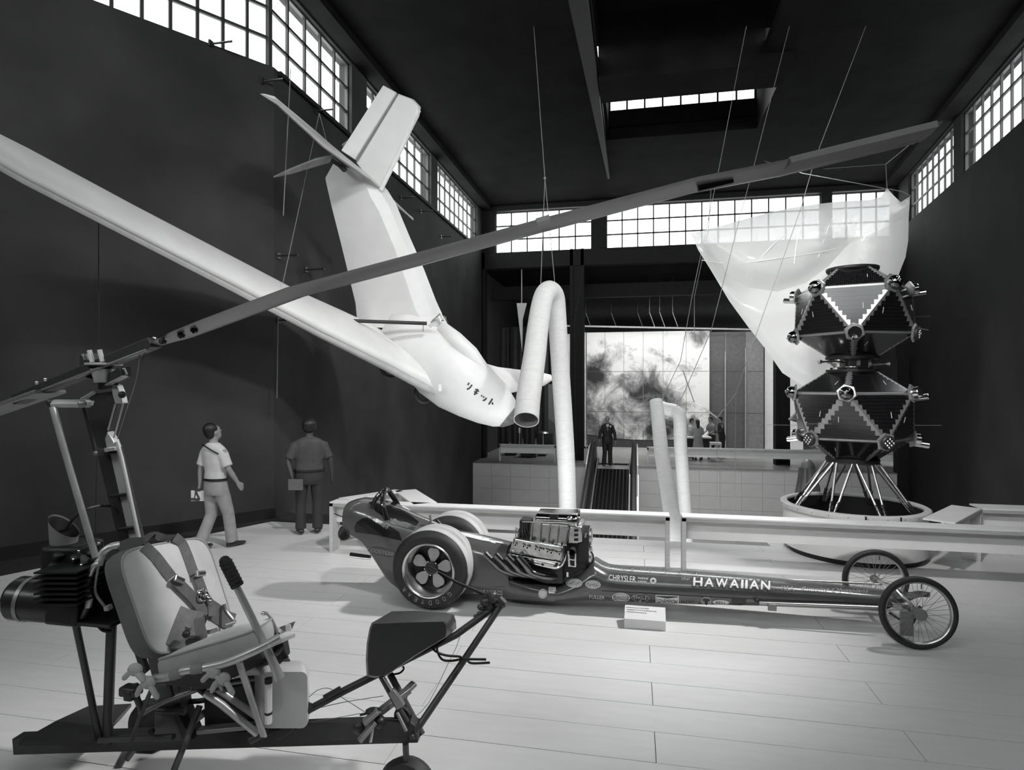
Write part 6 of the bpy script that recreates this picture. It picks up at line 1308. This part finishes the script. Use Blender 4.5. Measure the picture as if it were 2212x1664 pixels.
part('intake_horn', MB().loft([[hc+Vector((.05*math.cos(2*PI*k/20), .05*math.sin(2*PI*k/20), -.06)) for k in range(20)]]+rings, cap=False), mat('horn_grey', .2, .5), gy, ang=1)
part('intake_inside', MB().loft([[c_+(hc-c_)*.06 for c_ in r] for r in rings[::-1]], cap=False), DKM, gy, ang=1); gt('carburettor', [(138,1192,3.0),(140,1216,3.0)], .035, EN, 12)
for x, y in ((128,1200),(165,1205),(200,1195),(185,1215),(118,1222)): part('engine_fitting', MB().ball(G(x,y,2.92), (.03,.03,.022), 8, 6), EN, en)
for x, y in ((170,1192),(158,1210),(175,1222),(213,1175)): part('engine_nut', MB().ball(G(x,y,2.88), .008, 8, 5), CHROME, en)
part('engine_plate', MB().boxa((G(122,1345,2.9).x, G(122,1345,2.9).y, G(122,1350,2.9).z), (G(245,1345,2.9).x+.03, G(245,1345,2.9).y+.36, G(122,1341,2.9).z)), EN, gy, bevel=.01)
cy_ = MB(); part('silencer_drum', MB().lathe([(.0,-.02),(.09,-.02),(.105,.0),(.105,.26),(.09,.29),(0,.29)], G(40,1292,3.0), Vector((C_,S_,-.08))*-1*-1, n=26), mat('drum_dark', .035, .3, .3, var=.2), gy, ang=.6)
part('drum_band', MB().lathe([(.108,.05),(.109,.06),(.108,.07)], G(40,1292,3.0), Vector((C_,S_,-.08)), n=26), GREYM, gy); gp('engine_tag', [(74,1243,2.9),(91,1240,2.9),(92,1245,2.9),(75,1248,2.9)], .004, GREYM, bevel=0); gp('engine_tag', [(122,1228,2.88),(132,1231,2.88),(132,1236,2.88),(122,1234,2.88)], .01, PALE, bevel=.001); gp('engine_tag', [(120,1238,2.88),(129,1240,2.88),(130,1244,2.88),(120,1243,2.88)], .01, PALE, bevel=.001)
gp('name_plate', [(173,1202,2.9),(196,1195,2.9),(190,1212,2.9),(173,1216,2.9)], .01, GREYM, bevel=.001); gp('filter_can', [(222,1312,2.9),(231,1310,2.9),(234,1321,2.9),(224,1322,2.9)], .04, WHITE, bevel=.004)
gt('fuel_hose', [(146,1140,2.98),(160,1120,2.98),(185,1102,3.0),(212,1094,3.05),(238,1094,3.1)], .008, BLACK, 8, cv=5); gt('drain_hose', [(213,1352,2.9),(224,1362,2.9),(243,1364,2.9)], .009, BLACK, 8, cv=4)
gt('rear_leg', [(164,1350,3.0),(185,1450,3.05),(216,1606,3.1)], .0165, TUBD, 12); gt('rear_leg', [(241,1352,3.08),(236,1480,3.1),(232,1606,3.12)], .024, TUBD, 12)
part('tail_plane', MB().prism([G(40,1612,2.95), G(120,1566,3.3), G(190,1533,3.7), G(284,1527,3.85), G(262,1553,3.55), G(236,1580,3.25), G(215,1610,3.05)], (0,0,.02)), BLACK, gy, ang=0)
gt('axle_rod', [(215,1600,3.0),(375,1592,2.9)], .014, TUBD, 10); part('axle_bolt', MB().ball(G(327,1581,2.9), .016, 8, 6), BLACK, gy)
# --- nose boom, instrument pod, front struts
gt('nose_boom', [(540,1600,2.95),(640,1548,2.97),(745,1492,3.0),(825,1452,3.05),(985,1372,3.2),(1086,1299,3.28)], .0185, TUBD, 12)
gt('boom_clamp', [(648,1538,2.9),(668,1528,2.9)], .024, BLACK, 10); gt('boom_clamp', [(700,1508,2.93),(736,1488,2.95)], .014, BLACK, 8)
NP = [(845,1322),(905,1321),(958,1324),(982,1331),(986,1352),(984,1362),(966,1376),(900,1416),(832,1462),(808,1465),(792,1462),(789,1425),(791,1385),(799,1348),(803,1342)]
top = mat('pod_dark', .03, .38, var=.08, scale=3)
def podring(f, d): 
    cx, cy = 872, 1385; return [G(cx+(x-cx)*f, cy+(y-cy)*f, d) for x, y in NP]
near = [(803,1346),(880,1343),(962,1341),(968,1349),(969,1366),(966,1376),(900,1416),(832,1462),(808,1465),(792,1462),(790,1425),(792,1390),(798,1358)]
farr = [(846,1321),(900,1320),(962,1324),(980,1328),(985,1342),(986,1358),(968,1374),(904,1412),(840,1455),(815,1458),(800,1455),(798,1420),(800,1380),(815,1345)]
part('instrument_pod', MB().loft([[lerp(G(x,y,2.94),G(872,1390,2.94),.05) for x,y in near], [G(x,y,2.97) for x,y in near], [G(x,y,3.3) for x,y in farr], [lerp(G(x,y,3.34),G(872,1390,3.34),.06) for x,y in farr]]), top, gy, ang=.7)
gt('front_strut', [(1086,1302,3.26),(985,1452,3.1),(890,1592,2.96)], .0175, TUBD, 12); gt('pod_strut', [(822,1460,2.98),(858,1525,2.97),(902,1594,2.95)], .013, TUBD, 10); gt('pod_strut', [(842,1456,3.1),(872,1512,3.06),(912,1588,3.0)], .017, TUBD, 10)
gt('pod_strut_light', [(828,1462,2.96),(848,1495,2.96)], .006, PALE, 8); gt('pod_strut_light', [(858,1540,2.95),(878,1580,2.93)], .008, GREYM, 8)
gp('strut_plate', [(838,1500,2.95),(850,1490,2.95),(874,1526,2.95),(858,1536,2.95)], .03, GREYM); part('strut_pulley', MB().lathe([(.0,-.01),(.04,-.01),(.042,0),(.04,.01),(0,.01)], G(869,1545,3.0), (0,1,0), n=18), DKM, gy)
gb('rudder_pedal', (862,1508,3.05), (895,1476,3.12), .04, .02, GREYM); gb('pedal_link', (880,1490,3.12), (874,1518,3.1), .016, .012, TUBD); gb('pedal_bar', (790,1562,2.92), (884,1490,3.08), .035, .03, GREYM); gb('rudder_pedal', (786,1562,2.88), (816,1536,2.9), .045, .02, GREYM)
gb('pedal_bracket', (776,1602,2.86), (810,1560,2.9), .03, .02, GREYM); gb('pedal_bracket', (800,1605,2.88), (806,1570,2.9), .012, .012, PALE); part('pedal_hinge', MB().ball(G(820,1560,2.92), .03, 10, 8), BLACK, gy); part('pedal_hinge', MB().ball(G(775,1574,2.9), (.03,.02,.03), 10, 8), DKM, gy); part('pedal_hinge', MB().ball(G(808,1538,2.92), (.045,.03,.018), 10, 8), BLACK, gy)
gp('keel_end', [(885,1560,2.93),(898,1570,2.93),(898,1590,2.93),(882,1594,2.93)], .08, DKM); part('keel_bolt', MB().ball(G(890,1592,2.92), .014, 8, 6), DKM, gy)
# front joint cluster with pitot rod
for x, y, r_ in ((1062,1287,.035),(1050,1300,.035),(1040,1312,.024),(1076,1302,.03),(1085,1308,.02),(1058,1310,.028),(1028,1332,.014),(1036,1326,.016),(1046,1322,.014)): part('joint_lump', MB().ball(G(x,y,3.25), (r_,r_*.8,r_*.8), 10, 7), mat('joint_grey', .09, .4, .5, var=.3, scale=20), gy)
gt('joint_block', [(1055,1278,3.24),(1068,1300,3.24)], .022, MATS['joint_grey'], 8); gt('joint_block', [(1078,1292,3.22),(1090,1304,3.22)], .018, MATS['joint_grey'], 8)
gt('pitot_rod', [(1046,1284,3.26),(985,1258,3.26),(958,1242,3.26),(924,1222,3.26)], [.01,.008,.006,.0025], BLACK, 8)
gt('brake_pipe', [(933,1400,3.1),(942,1408,3.1),(962,1416,3.1),(992,1419,3.1),(1004,1424,3.08),(1050,1425,3.06)], .006, BLACK, 8, cv=5); gt('brake_pipe', [(945,1394,3.1),(945,1408,3.1),(955,1425,3.1),(975,1428,3.1),(1005,1424,3.08),(1018,1433,3.06),(1058,1432,3.04)], .006, BLACK, 8, cv=5); gt('brake_pipe', [(870,1440,3.1),(872,1446,3.1),(862,1455,3.1),(840,1458,3.1)], .005, BLACK, 8, cv=5)
for pts in ([(996,1368,3.2),(985,1400,3.2),(970,1430,3.15),(925,1520,3.05),(888,1555,3.0)], [(680,1532,3.0),(740,1518,3.0),(828,1504,3.02)], [(735,1505,3.0),(790,1540,2.95)], [(640,1565,2.98),(700,1556,2.97),(778,1542,2.93)], [(668,1506,3.0),(685,1492,3.0),(705,1487,3.0),(720,1492,3.0),(732,1505,3.0)]): gt('control_wire', pts, .0018, GREYM, 5, cv=3)
gt('turnbuckle', [(778,1545,2.92),(808,1538,2.92)], .006, BLACK, 8)
gb('boom_skid', (620,1545,2.9), (668,1520,2.92), .03, .03, BLACK); gp('boom_wrap', [(560,1600,2.88),(620,1566,2.9),(665,1528,2.92),(672,1540,2.92),(628,1582,2.9),(600,1602,2.88)], .05, KEEL)
# --- front wheel and main wheels stand on the deck below the frame
for x, d, lab in ((880,2.95,'front'),(330,3.5,'main'),(330,2.7,'main')):
    q = G(x,1600,d); part('%s_wheel' % lab, MB().lathe([(.05,-.03),(.09,-.045),(.13,-.04),(.145,0),(.13,.04),(.09,.045),(.05,.03),(.0,.03),(0,-.03),(.05,-.03)], (q.x,q.y,.145), (0,1,0), n=28), RUBBER, gy); part('wheel_leg', MB().tube([(q.x,q.y,.145), (q.x,lerp(q.y,G(600,1600).y,.7),q.z)], .016, 8), TUBD, gy)
